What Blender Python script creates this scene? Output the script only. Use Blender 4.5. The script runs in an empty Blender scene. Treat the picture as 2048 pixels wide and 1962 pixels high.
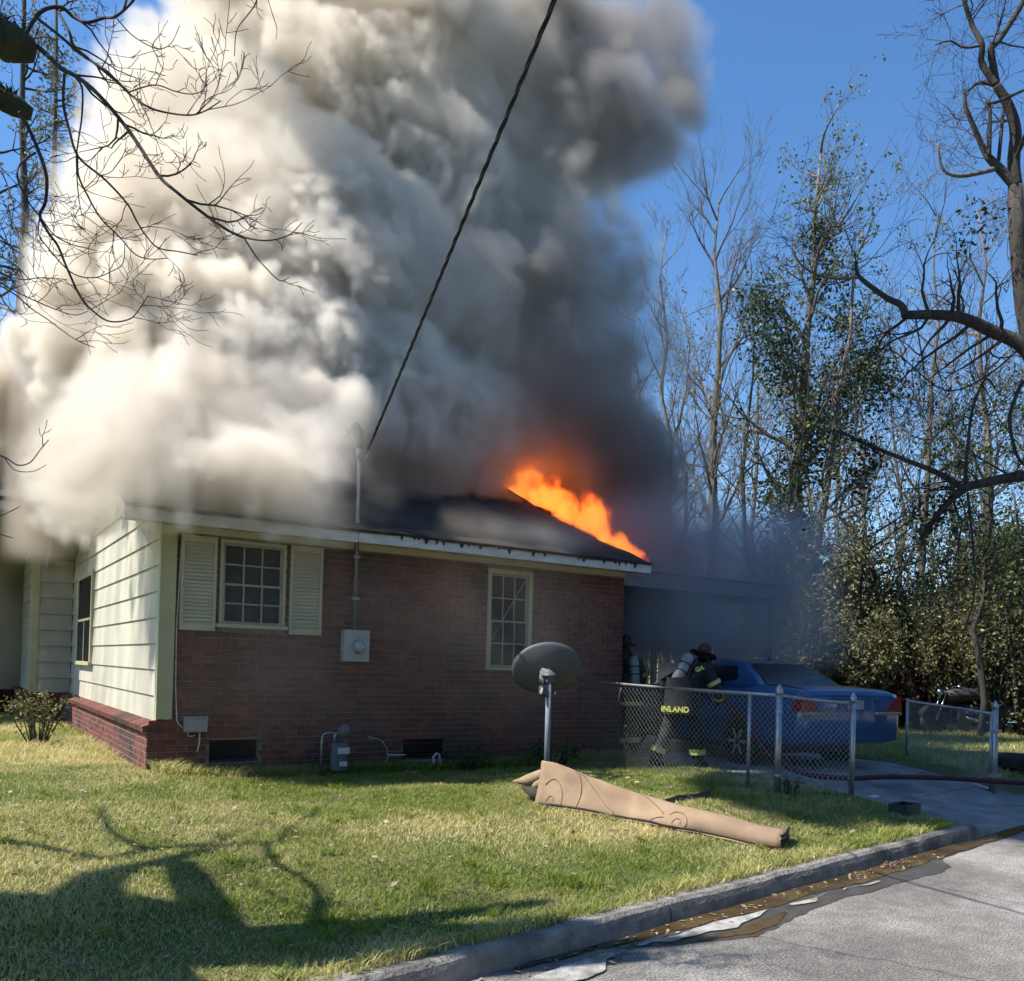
import bpy, math, random, os
import numpy as np
from mathutils import Matrix, Vector, noise as mnoise

S = bpy.context.scene
col = S.collection
R = math.radians

# ------------------------------------------------------------------ camera
F_PX, CY_PX = 1742.5, 1309.0            # focal length and principal row of the 2048 px wide photograph
YAW, PITCH, ROLL = R(33.11), R(0.81), R(1.56)
EYE = Vector((-1.98, -9.85, 1.60))
fwd = Vector((math.sin(YAW)*math.cos(PITCH), math.cos(YAW)*math.cos(PITCH), math.sin(PITCH)))
rgt = Vector((math.cos(YAW), -math.sin(YAW), 0)); upv = rgt.cross(fwd)
rgt, upv = rgt*math.cos(ROLL)+upv*math.sin(ROLL), upv*math.cos(ROLL)-rgt*math.sin(ROLL)
cam = bpy.data.objects.new('camera', bpy.data.cameras.new('camera')); col.objects.link(cam); S.camera = cam
cam.matrix_world = Matrix(((rgt.x, upv.x, -fwd.x, EYE.x), (rgt.y, upv.y, -fwd.y, EYE.y), (rgt.z, upv.z, -fwd.z, EYE.z), (0, 0, 0, 1)))
cam.data.sensor_fit = 'HORIZONTAL'; cam.data.sensor_width = 36.0
cam.data.lens = 36*F_PX/2048; cam.data.shift_y = (CY_PX-981)/2048
cam.data.clip_start = 0.05; cam.data.clip_end = 3000

# ------------------------------------------------------------------ sky, sun, exposure
SUN_EL = R(55); SUN_H = Vector((-1.0, 0.30, 0)).normalized()
world = bpy.data.worlds.new('World'); S.world = world; world.use_nodes = True
wn = world.node_tree
sky = wn.nodes.new('ShaderNodeTexSky'); sky.sky_type = 'NISHITA'; sky.sun_disc = False
sky.sun_elevation = SUN_EL; sky.sun_rotation = math.atan2(SUN_H.x, SUN_H.y)
sky.air_density = 1.0; sky.dust_density = 0.05; sky.ozone_density = 4.0; sky.altitude = 0
hsv = wn.nodes.new('ShaderNodeHueSaturation'); hsv.inputs['Saturation'].default_value = 1.16; wn.links.new(sky.outputs[0], hsv.inputs['Color'])
wn.links.new(hsv.outputs[0], wn.nodes['Background'].inputs[0])
wn.nodes['Background'].inputs[1].default_value = 0.13
sun = bpy.data.objects.new('sun', bpy.data.lights.new('sun', 'SUN')); col.objects.link(sun)
sun.data.energy = 5.0; sun.data.angle = R(0.5); sun.data.color = (1.0, 0.955, 0.88)
sdir = Vector((SUN_H.x*math.cos(SUN_EL), SUN_H.y*math.cos(SUN_EL), math.sin(SUN_EL)))
sun.rotation_euler = sdir.to_track_quat('Z', 'Y').to_euler()
S.view_settings.view_transform = 'Standard'; S.view_settings.look = 'None'
S.view_settings.exposure = 0.70; S.view_settings.gamma = 1.0; S.view_settings.use_curve_mapping = False
cy = S.cycles
cy.use_denoising = True; cy.volume_bounces = 7; cy.max_bounces = 14; cy.diffuse_bounces = 3; cy.glossy_bounces = 3
cy.transparent_max_bounces = 12; cy.volume_step_rate = 3.2; cy.use_adaptive_sampling = True; cy.adaptive_threshold = 0.03; cy.adaptive_min_samples = 16; cy.caustics_reflective = False; cy.caustics_refractive = False
cy.sample_clamp_indirect = 6.0

# ------------------------------------------------------------------ helpers
def at(px, py, depth):
    """world point that the photograph shows at (px, py), depth metres in front of the camera"""
    return EYE + (fwd + rgt*((px-1024)/F_PX) + upv*((CY_PX-py)/F_PX))*depth

def tag(o, label=None, cat=None, group=None, kind=None):
    if label: o['label'] = label
    if cat: o['category'] = cat
    if group: o['group'] = group
    if kind: o['kind'] = kind
    return o

def thing(name, label, cat, loc=(0, 0, 0), rz=0.0, group=None):
    o = bpy.data.objects.new(name, None); col.objects.link(o)
    o.location = loc; o.rotation_euler = (0, 0, rz); o.empty_display_size = 0.2
    return tag(o, label, cat, group)

def link(me, name, parent=None, m=None):
    o = bpy.data.objects.new(name, me); col.objects.link(o)
    if parent: o.parent = parent
    if m and not me.materials: me.materials.append(m)
    return o

class MB:
    """collects shapes into one mesh"""
    def __init__(s, off=(0, 0, 0)): s.v = []; s.f = []; s.off = Vector(off)
    def add(s, vs, fs):
        b = len(s.v); s.v += [tuple(v) for v in vs]; s.f += [tuple(i+b for i in f) for f in fs]; return s
    def box(s, lo, hi):
        (a, b, c), (d, e, f) = lo, hi
        return s.add([(a,b,c),(d,b,c),(d,e,c),(a,e,c),(a,b,f),(d,b,f),(d,e,f),(a,e,f)],
                     [(0,3,2,1),(4,5,6,7),(0,1,5,4),(1,2,6,5),(2,3,7,6),(3,0,4,7)])
    def hexa(s, p):   # eight corners: bottom ring then top ring
        return s.add(p, [(0,3,2,1),(4,5,6,7),(0,1,5,4),(1,2,6,5),(2,3,7,6),(3,0,4,7)])
    def beam(s, a, b, w, h, up=(0, 0, 1)):
        a, b = Vector(a), Vector(b); d = (b-a).normalized(); u = Vector(up)
        sd = d.cross(u).normalized() if abs(d.dot(u)) < .99 else d.cross(Vector((1, 0, 0))).normalized()
        u = sd.cross(d)
        q = [sd*(-w/2)+u*(-h/2), sd*(w/2)+u*(-h/2), sd*(w/2)+u*(h/2), sd*(-w/2)+u*(h/2)]
        return s.add([a+x for x in q]+[b+x for x in q], [(0,1,2,3),(7,6,5,4),(0,4,5,1),(1,5,6,2),(2,6,7,3),(3,7,4,0)])
    def tube(s, pts, rad, n=8, cap=True):
        pts = [Vector(p) for p in pts]; m = len(pts)
        if not hasattr(rad, '__len__'): rad = [rad]*m
        u = None; vs = []
        for i, p in enumerate(pts):
            d = (pts[min(i+1, m-1)]-pts[max(i-1, 0)])
            d = d.normalized() if d.length > 1e-9 else Vector((0, 0, 1))
            if u is None:
                u = d.cross(Vector((0, 0, 1)))
                if u.length < .05: u = d.cross(Vector((1, 0, 0)))
                u.normalize()
            else:
                u = u-d*u.dot(d)
                u = u.normalized() if u.length > 1e-6 else d.orthogonal().normalized()
            w = d.cross(u)
            for k in range(n):
                t = 2*math.pi*k/n; vs.append(p+u*(math.cos(t)*rad[i])+w*(math.sin(t)*rad[i]))
        fs = [(i*n+k, i*n+(k+1) % n, (i+1)*n+(k+1) % n, (i+1)*n+k) for i in range(m-1) for k in range(n)]
        if cap: fs += [tuple(range(n-1, -1, -1)), tuple((m-1)*n+k for k in range(n))]
        return s.add(vs, fs)
    def rings(s, rings, close=True, caps=True):   # list of equal-length point rings
        n = len(rings[0]); vs = [v for r in rings for v in r]
        fs = [(i*n+k, i*n+(k+1) % n, (i+1)*n+(k+1) % n, (i+1)*n+k) for i in range(len(rings)-1) for k in range(n if close else n-1)]
        if caps: fs += [tuple(range(n-1, -1, -1)), tuple((len(rings)-1)*n+k for k in range(n))]
        return s.add(vs, fs)
    def lathe(s, prof, c=(0, 0, 0), axis=(0, 0, 1), n=20, caps=True):   # prof: (radius, height)
        a = Vector(axis).normalized(); u = a.orthogonal().normalized(); w = a.cross(u); c = Vector(c)
        return s.rings([[c+a*h+u*(math.cos(2*math.pi*k/n)*r)+w*(math.sin(2*math.pi*k/n)*r) for k in range(n)] for r, h in prof], True, caps)
    def quad(s, a, b, c, d): return s.add([a, b, c, d], [(0, 1, 2, 3)])
    def mesh(s, name, m=None, smooth=False):
        me = bpy.data.meshes.new(name)
        me.from_pydata([(x-s.off.x, y-s.off.y, z-s.off.z) for x, y, z in s.v], [], s.f); me.update()
        if smooth: me.polygons.foreach_set('use_smooth', [True]*len(me.polygons))
        if m: me.materials.append(m)
        return me
    def build(s, name, m, parent=None, smooth=False, bevel=0):
        o = link(s.mesh(name, m, smooth), name, parent)
        if bevel:
            b = o.modifiers.new('bevel', 'BEVEL'); b.width = bevel; b.segments = 2; b.limit_method = 'ANGLE'
        return o

def arr_mesh(name, V, Fq, m, attrs=None, smooth=False):
    """mesh from numpy arrays: V (n,3), Fq (m,k)"""
    me = bpy.data.meshes.new(name); n, k = Fq.shape
    me.vertices.add(len(V)); me.vertices.foreach_set('co', np.ascontiguousarray(V, np.float32).ravel())
    me.loops.add(n*k); me.loops.foreach_set('vertex_index', np.ascontiguousarray(Fq, np.int32).ravel())
    me.polygons.add(n); me.polygons.foreach_set('loop_start', np.arange(0, n*k, k, dtype=np.int32))
    me.polygons.foreach_set('loop_total', np.full(n, k, np.int32))
    for nm, vals in (attrs or {}).items():
        me.attributes.new(nm, 'FLOAT', 'POINT').data.foreach_set('value', np.ascontiguousarray(vals, np.float32))
    me.update(calc_edges=True); me.materials.append(m)
    if smooth: me.polygons.foreach_set('use_smooth', np.ones(n, bool))
    return me

def vnoise(x, y, seed=0):
    """smooth value noise on arrays, -1..1"""
    g = np.random.default_rng(seed).uniform(-1, 1, (64, 64))
    x = np.asarray(x, float); y = np.asarray(y, float)
    i = np.floor(x).astype(int); j = np.floor(y).astype(int); u = x-i; v = y-j
    u = u*u*(3-2*u); v = v*v*(3-2*v)
    a = g[i % 64, j % 64]*(1-u)+g[(i+1) % 64, j % 64]*u; b = g[i % 64, (j+1) % 64]*(1-u)+g[(i+1) % 64, (j+1) % 64]*u
    return a*(1-v)+b*v

# ------------------------------------------------------------------ materials
def new_mat(name):
    m = bpy.data.materials.new(name); m.use_nodes = True
    return m, m.node_tree, m.node_tree.nodes['Principled BSDF']

def rgba(c): return (c[0], c[1], c[2], 1)

def mat(name, c1, c2=None, scale=4.0, rough=.75, bump=0.0, bscale=60.0, metal=0.0, spec=.5, detail=6, stretch=None, lo=.35, hi=.65,
        c3=None, scale3=1.2, obj_rand=0.0, isl_rand=0.0, coat=0.0):
    m, t, b = new_mat(name); N = t.nodes.new; L = t.links.new
    b.inputs['Roughness'].default_value = rough; b.inputs['Metallic'].default_value = metal
    b.inputs['Specular IOR Level'].default_value = spec; b.inputs['Coat Weight'].default_value = coat
    geo = N('ShaderNodeNewGeometry'); vec = geo.outputs['Position']
    if stretch:
        mp = N('ShaderNodeMapping'); mp.inputs['Scale'].default_value = stretch; L(vec, mp.inputs[0]); vec = mp.outputs[0]
    out = None
    if c2 is None: b.inputs['Base Color'].default_value = rgba(c1)
    else:
        n = N('ShaderNodeTexNoise'); n.inputs['Scale'].default_value = scale; n.inputs['Detail'].default_value = detail; L(vec, n.inputs['Vector'])
        r = N('ShaderNodeMapRange'); r.inputs[1].default_value = lo; r.inputs[2].default_value = hi; L(n.outputs[0], r.inputs[0])
        x = N('ShaderNodeMix'); x.data_type = 'RGBA'; x.inputs['A'].default_value = rgba(c1); x.inputs['B'].default_value = rgba(c2)
        L(r.outputs[0], x.inputs['Factor']); out = x.outputs['Result']
        if c3:
            n3 = N('ShaderNodeTexNoise'); n3.inputs['Scale'].default_value = scale3; n3.inputs['Detail'].default_value = 5; L(vec, n3.inputs['Vector'])
            r3 = N('ShaderNodeMapRange'); r3.inputs[1].default_value = .5; r3.inputs[2].default_value = .68; L(n3.outputs[0], r3.inputs[0])
            y = N('ShaderNodeMix'); y.data_type = 'RGBA'; y.inputs['B'].default_value = rgba(c3); L(out, y.inputs['A']); L(r3.outputs[0], y.inputs['Factor']); out = y.outputs['Result']
    if obj_rand or isl_rand:
        src = N('ShaderNodeObjectInfo').outputs['Random'] if obj_rand else geo.outputs['Random Per Island']
        k = obj_rand or isl_rand
        r = N('ShaderNodeMapRange'); r.inputs[3].default_value = 1-k; r.inputs[4].default_value = 1+k*.7; L(src, r.inputs[0])
        h = N('ShaderNodeHueSaturation'); L(r.outputs[0], h.inputs['Value'])
        if out is None: h.inputs['Color'].default_value = rgba(c1)
        else: L(out, h.inputs['Color'])
        out = h.outputs[0]
    if out: L(out, b.inputs['Base Color'])
    if bump:
        n = N('ShaderNodeTexNoise'); n.inputs['Scale'].default_value = bscale; n.inputs['Detail'].default_value = 5; L(vec, n.inputs['Vector'])
        bp = N('ShaderNodeBump'); bp.inputs['Strength'].default_value = bump; bp.inputs['Distance'].default_value = .02
        L(n.outputs[0], bp.inputs['Height']); L(bp.outputs[0], b.inputs['Normal'])
    return m

def leaf_mat(name, c1, c2, rough=.45, trans=.25, attr=None):
    m, t, b = new_mat(name); N = t.nodes.new; L = t.links.new
    x = N('ShaderNodeMix'); x.data_type = 'RGBA'; x.inputs['A'].default_value = rgba(c1); x.inputs['B'].default_value = rgba(c2)
    if attr:
        a = N('ShaderNodeAttribute'); a.attribute_name = attr; L(a.outputs['Fac'], x.inputs['Factor'])
    else:
        L(N('ShaderNodeNewGeometry').outputs['Random Per Island'], x.inputs['Factor'])
    L(x.outputs['Result'], b.inputs['Base Color']); b.inputs['Roughness'].default_value = rough; b.inputs['Specular IOR Level'].default_value = .3
    tr = N('ShaderNodeBsdfTranslucent'); L(x.outputs['Result'], tr.inputs['Color'])
    mx = N('ShaderNodeMixShader'); mx.inputs[0].default_value = trans; L(b.outputs[0], mx.inputs[1]); L(tr.outputs[0], mx.inputs[2])
    L(mx.outputs[0], t.nodes['Material Output'].inputs['Surface'])
    return m

def glass_mat(name, tint=(.75, .8, .82), fac=.82):
    m, t, b = new_mat(name); N = t.nodes.new; L = t.links.new
    b.inputs['Base Color'].default_value = (.02, .022, .025, 1); b.inputs['Roughness'].default_value = .06
    tr = N('ShaderNodeBsdfTransparent'); tr.inputs[0].default_value = rgba(tint)
    mx = N('ShaderNodeMixShader'); mx.inputs[0].default_value = 1-fac; L(tr.outputs[0], mx.inputs[1]); L(b.outputs[0], mx.inputs[2])
    L(mx.outputs[0], t.nodes['Material Output'].inputs['Surface'])
    return m

MAT = dict(
    brick=mat('brick', (.205, .066, .045), (.122, .041, .031), 9, .88, .35, 90, c3=(.065, .034, .027), scale3=.9, obj_rand=.34),
    brick_many=mat('brick_many', (.205, .066, .045), (.122, .041, .031), 9, .88, .35, 90, c3=(.065, .034, .027), scale3=.9, isl_rand=.34),
    mortar=mat('mortar', (.28, .24, .205), (.17, .145, .125), 14, .95, .4, 120),
    cream=mat('cream_siding', (.58, .545, .43), (.43, .40, .30), 2.6, .7, .15, 40, stretch=(1, 1, .3), c3=(.40, .37, .30), scale3=1.3),
    trim=mat('yellow_trim', (.50, .46, .27), (.42, .385, .22), 3.0, .62, .1, 50),
    shutter=mat('shutter_paint', (.52, .47, .32), (.45, .41, .27), 4.0, .66, .08, 60),
    white=mat('white_paint', (.66, .66, .64), (.50, .49, .46), 5.0, .6, .1, 60, stretch=(1, 1, 3)),
    soot=mat('soot', (.018, .016, .015), (.035, .03, .027), 8, .95, .4, 60),
    shingle=mat('shingle', (.040, .036, .034), (.07, .062, .056), 12, .95, .6, 60, c3=(.022, .02, .019), scale3=2.0),
    sash=mat('sash_paint', (.34, .33, .30), (.27, .26, .235), 6, .6),
    dark=mat('dark_interior', (.012, .012, .012), (.02, .018, .017), 3, .95),
    curtain=mat('curtain', (.30, .29, .27), (.22, .21, .2), 4, .9, stretch=(8, 8, .6)),
    glass=glass_mat('window_glass'),
    galv=mat('galvanised', (.42, .44, .46), (.30, .32, .34), 18, .42, .08, 90, metal=.75),
    steel=mat('grey_paint', (.30, .32, .34), (.24, .26, .28), 10, .5, .05, 60, metal=.2),
    wire=mat('chain_wire', (.36, .365, .37), (.26, .265, .27), 30, .5, metal=.5),
    dish=mat('dish_grey', (.105, .11, .115), (.085, .088, .092), 3, .55, .04, 60),
    black=mat('black_plastic', (.012, .012, .013), (.02, .02, .02), 9, .5, .05, 60),
    rubber=mat('rubber', (.016, .016, .017), (.028, .027, .026), 20, .8, .3, 60),
    bark=mat('bark', (.070, .058, .048), (.034, .029, .026), 14, .92, .7, 40, stretch=(1, 1, .3)),
    bark_pale=mat('bark_pale', (.21, .185, .155), (.10, .085, .07), 12, .92, .6, 40, stretch=(1, 1, .3)),
    moss=mat('moss', (.035, .045, .018), (.06, .055, .03), 16, .98, .9, 30),
    concrete=mat('kerb_concrete', (.31, .285, .245), (.18, .165, .145), 9, .95, .8, 45, c3=(.10, .095, .088), scale3=2.6),
)

def shingle_mat():
    m, t, b = new_mat('shingle_courses'); N = t.nodes.new; L = t.links.new; g = N('ShaderNodeNewGeometry')
    mp = N('ShaderNodeMapping'); mp.inputs['Scale'].default_value = (1, 1.09, 0); L(g.outputs['Position'], mp.inputs[0])
    bt = N('ShaderNodeTexBrick'); bt.inputs['Scale'].default_value = 1.0; bt.inputs['Brick Width'].default_value = .30; bt.inputs['Row Height'].default_value = .135; bt.inputs['Mortar Size'].default_value = .007; bt.inputs['Mortar Smooth'].default_value = .3
    bt.inputs['Color1'].default_value = (.062, .055, .050, 1); bt.inputs['Color2'].default_value = (.034, .031, .029, 1); bt.inputs['Mortar'].default_value = (.012, .011, .010, 1); L(mp.outputs[0], bt.inputs['Vector'])
    n = N('ShaderNodeTexNoise'); n.inputs['Scale'].default_value = 1.4; n.inputs['Detail'].default_value = 6; L(g.outputs['Position'], n.inputs['Vector'])
    r = N('ShaderNodeMapRange'); r.inputs[1].default_value = .35; r.inputs[2].default_value = .65; r.inputs[3].default_value = .45; r.inputs[4].default_value = 1.25; L(n.outputs[0], r.inputs[0])
    h = N('ShaderNodeHueSaturation'); L(r.outputs[0], h.inputs['Value']); L(bt.outputs['Color'], h.inputs['Color']); L(h.outputs[0], b.inputs['Base Color']); b.inputs['Roughness'].default_value = .95
    bp = N('ShaderNodeBump'); bp.inputs['Strength'].default_value = .7; bp.inputs['Distance'].default_value = .02; bp.invert = True; L(bt.outputs['Fac'], bp.inputs['Height']); L(bp.outputs[0], b.inputs['Normal'])
    return m
MAT['shingle'] = shingle_mat()

def fade(m, scale=9.0, k=.55):
    """lets a surface stain thin out towards its rim: coverage attribute broken up by noise"""
    t = m.node_tree; N = t.nodes.new; L = t.links.new; b = t.nodes['Principled BSDF']
    a = N('ShaderNodeAttribute'); a.attribute_name = 'cover'; g = N('ShaderNodeNewGeometry'); n = N('ShaderNodeTexNoise'); n.inputs['Scale'].default_value = scale; n.inputs['Detail'].default_value = 7; L(g.outputs['Position'], n.inputs['Vector'])
    s = N('ShaderNodeMath'); s.operation = 'MULTIPLY_ADD'; L(n.outputs[0], s.inputs[0]); s.inputs[1].default_value = k*2; s.inputs[2].default_value = -k; ad = N('ShaderNodeMath'); L(s.outputs[0], ad.inputs[0]); L(a.outputs['Fac'], ad.inputs[1])
    r = N('ShaderNodeMapRange'); r.interpolation_type = 'SMOOTHSTEP'; r.inputs[1].default_value = .30; r.inputs[2].default_value = .60; L(ad.outputs[0], r.inputs[0])
    tr = N('ShaderNodeBsdfTransparent'); mx = N('ShaderNodeMixShader'); L(r.outputs[0], mx.inputs[0]); L(tr.outputs[0], mx.inputs[1]); L(b.outputs[0], mx.inputs[2]); L(mx.outputs[0], t.nodes['Material Output'].inputs['Surface'])
    return m
# ------------------------------------------------------------------ ground, street, kerb, driveway
def sm(t): t = np.clip(t, 0, 1); return t*t*(3-2*t)
def yk(x): return -6.075+.1505*np.asarray(x, float)           # foot of the kerb
def drive_z(t): return .015+.25*sm(np.asarray(t, float)/2.8)
def gz(x, y, rough=True):
    x = np.asarray(x, float); y = np.asarray(y, float); t = y-yk(x)-.16
    h = .132+.16*sm(t/2.1)+.10*sm((1.6-x)/2.4)*sm((t-2.6)/2.6)
    w = sm((x-6.80)/.28)*sm((10.55-x)/.3)*sm((9.5-y)/.5)
    h = h*(1-w)+(drive_z(t)-.035)*w
    if rough: h = h+(1-w)*(.014*vnoise(x*1.3, y*1.3, 5)+.006*vnoise(x*5, y*5, 6))
    return h

m, t_, b = new_mat('lawn_soil'); N = t_.nodes.new; L = t_.links.new
g_ = N('ShaderNodeNewGeometry')
def _n(scale, detail=6):
    n = N('ShaderNodeTexNoise'); n.inputs['Scale'].default_value = scale; n.inputs['Detail'].default_value = detail; L(g_.outputs['Position'], n.inputs['Vector']); return n.outputs[0]
cr = N('ShaderNodeValToRGB'); L(_n(.9), cr.inputs[0])
cr.color_ramp.elements[0].position = .36; cr.color_ramp.elements[0].color = (.09, .13, .03, 1)
cr.color_ramp.elements[1].position = .66; cr.color_ramp.elements[1].color = (.30, .25, .12, 1)
e = cr.color_ramp.elements.new(.5); e.color = (.17, .18, .055, 1)
cr2 = N('ShaderNodeValToRGB'); L(_n(38), cr2.inputs[0]); cr2.color_ramp.elements[0].position = .3; cr2.color_ramp.elements[0].color = (.45, .45, .45, 1); cr2.color_ramp.elements[1].position = .7
mu = N('ShaderNodeMix'); mu.data_type = 'RGBA'; mu.blend_type = 'MULTIPLY'; mu.inputs['Factor'].default_value = 1; L(cr.outputs[0], mu.inputs['A']); L(cr2.outputs[0], mu.inputs['B'])
L(mu.outputs['Result'], b.inputs['Base Color']); b.inputs['Roughness'].default_value = .95
bp = N('ShaderNodeBump'); bp.inputs['Strength'].default_value = .9; bp.inputs['Distance'].default_value = .05; L(_n(45), bp.inputs['Height']); L(bp.outputs[0], b.inputs['Normal'])
MAT['lawn'] = m

xs = np.concatenate([np.linspace(-60, -6, 14)[:-1], np.arange(-6, 12.5, .16), np.linspace(12.5, 90, 30)])
ts = np.concatenate([np.arange(0, 6.5, .16), np.linspace(6.5, 22, 22)[1:], np.linspace(22, 140, 14)[1:]])
GX, GT = np.meshgrid(xs, ts, indexing='ij'); GY = yk(GX)+.16+GT
V = np.stack([GX, GY, gz(GX, GY)], -1).reshape(-1, 3)
n1 = len(ts); ii, jj = np.meshgrid(np.arange(len(xs)-1), np.arange(n1-1), indexing='ij'); a_ = (ii*n1+jj).ravel()
tag(link(arr_mesh('lawn', V, np.stack([a_, a_+n1, a_+n1+1, a_+1], -1), MAT['lawn'], smooth=True), 'lawn'), kind='structure')

# far ground under everything, out to the horizon
MAT['earth'] = mat('earth', (.12, .11, .06), (.07, .08, .035), .05, .95)
tag(MB().quad((-700, -700, -.06), (700, -700, -.06), (700, 700, -.06), (-700, 700, -.06)).build('ground', MAT['earth']), kind='structure')

# street
m, t_, b = new_mat('asphalt'); N = t_.nodes.new; L = t_.links.new; g_ = N('ShaderNodeNewGeometry')
def ramp(src, p0, c0, p1, c1):
    r = N('ShaderNodeValToRGB'); r.color_ramp.elements[0].position = p0; r.color_ramp.elements[0].color = rgba(c0)
    r.color_ramp.elements[1].position = p1; r.color_ramp.elements[1].color = rgba(c1); L(src, r.inputs[0]); return r.outputs[0]
def mul(a, c, f=1.0):
    x = N('ShaderNodeMix'); x.data_type = 'RGBA'; x.blend_type = 'MULTIPLY'; x.inputs['Factor'].default_value = f; L(a, x.inputs['A']); L(c, x.inputs['B']); return x.outputs['Result']
c = ramp(_n(1.1, 8), .32, (.245, .23, .208), .68, (.39, .362, .328))
c = mul(c, ramp(_n(75, 4), .38, (.40, .40, .40), .62, (1.3, 1.3, 1.3)))
c = mul(c, ramp(_n(9, 6), .40, (.78, .78, .78), .6, (1, 1, 1)))
vo = N('ShaderNodeTexVoronoi'); vo.feature = 'DISTANCE_TO_EDGE'; vo.inputs['Scale'].default_value = .42
nd = N('ShaderNodeTexNoise'); nd.inputs['Scale'].default_value = 2.4; nd.inputs['Detail'].default_value = 6; L(g_.outputs['Position'], nd.inputs['Vector'])
va = N('ShaderNodeMix'); va.data_type = 'RGBA'; va.inputs['Factor'].default_value = .22; L(g_.outputs['Position'], va.inputs['A']); L(nd.outputs['Color'], va.inputs['B']); L(va.outputs['Result'], vo.inputs['Vector'])
c = mul(c, ramp(_n(.55, 5), .44, (.70, .69, .68), .58, (1, 1, 1)))
c = mul(c, ramp(vo.outputs['Distance'], .0, (.3, .3, .3), .006, (1, 1, 1)), .75)
L(c, b.inputs['Base Color']); b.inputs['Roughness'].default_value = .82
bp = N('ShaderNodeBump'); bp.inputs['Strength'].default_value = .55; bp.inputs['Distance'].default_value = .012; L(_n(170, 3), bp.inputs['Height']); L(bp.outputs[0], b.inputs['Normal'])
MAT['asphalt'] = m
sx = [-90, -20, -5, 0, 5, 10, 20, 120]
mb = MB(); mb.rings([[(x, float(yk(x))+.05, 0) for x in sx], [(x, float(yk(x))-9.0, 0) for x in sx]], close=False, caps=False)
tag(mb.build('street', MAT['asphalt']), kind='structure')
tag(MB().rings([[(x, float(yk(x))-9.0, .02) for x in sx], [(x, float(yk(x))-120, .3) for x in sx]], close=False, caps=False).build('far_verge', MAT['lawn']), kind='structure')

# kerb: cast sections with open joints, dropping away at the driveway
kerb = bpy.data.objects.new('kerb', None); col.objects.link(kerb); tag(kerb, kind='structure')
def kerb_section(x0, x1, h0, h1):
    n = max(2, int((x1-x0)/.2)); rr = []
    for i in range(n+1):
        x = x0+(x1-x0)*i/n; h = h0+(h1-h0)*i/n; y = float(yk(x)); w = .012*float(vnoise(x*3, 2.2, 8)); k = .008*float(vnoise(x*7, 1.1, 9))
        rr.append([(x, y-.01+w, -.05), (x, y+.012+w, h*.55), (x, y+.025+w, h-.022+k), (x, y+.05+w, h+k), (x, y+.17, h+k+.004), (x, y+.19, -.05)])
    MB().rings(rr).build('kerb_section', MAT['concrete'], kerb)
edges = [-14, -11, -8, -5.2, -2.6, -1.1, 1.95, 4.95]
for a, b2 in zip(edges[:-1], edges[1:]): kerb_section(a, b2-.012, .132, .132)
kerb_section(4.95, 6.8, .132, .130); kerb_section(6.812, 7.35, .130, .012)
kerb_section(10.2, 11.2, .012, .11); kerb_section(11.212, 14.5, .115, .115); kerb_section(14.512, 26, .115, .115)

# driveway slabs and apron
MAT['drive'] = mat('driveway_concrete', (.30, .285, .265), (.20, .19, .18), 3, .9, .35, 80, c3=(.14, .135, .13), scale3=1.4)
drv = bpy.data.objects.new('driveway', None); col.objects.link(drv); tag(drv, kind='structure')
def slab(x0, x1, t0, t1, lift=0.0):
    nx, nt = 8, max(2, int((t1-t0)/.3)); vs = []; fs = []
    for i in range(nx+1):
        for j in range(nt+1):
            x = x0+(x1-x0)*i/nx; t = t0+(t1-t0)*j/nt; vs.append((x, float(yk(x))+t, float(drive_z(t-.16))+lift))
    k = len(vs); vs += [(x, y, z-.12) for x, y, z in vs]
    q = lambda i, j: i*(nt+1)+j
    for i in range(nx):
        for j in range(nt): fs.append((q(i, j), q(i+1, j), q(i+1, j+1), q(i, j+1)))
    for i in range(nx): fs += [(q(i, 0)+k, q(i+1, 0)+k, q(i+1, 0), q(i, 0)), (q(i, nt), q(i+1, nt), q(i+1, nt)+k, q(i, nt)+k)]
    for j in range(nt): fs += [(q(0, j), q(0, j+1), q(0, j+1)+k, q(0, j)+k), (q(nx, j+1), q(nx, j), q(nx, j)+k, q(nx, j+1)+k)]
    MB().add(vs, fs).build('slab', MAT['drive'], drv)
slab(6.75, 10.7, -.02, 1.32)
for a, b2 in ((1.335, 2.85), (2.865, 4.9), (4.915, 7.2), (7.215, 9.6), (9.615, 12.2)): slab(6.88, 8.62, a, b2); slab(8.635, 10.45, a, b2)

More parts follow.
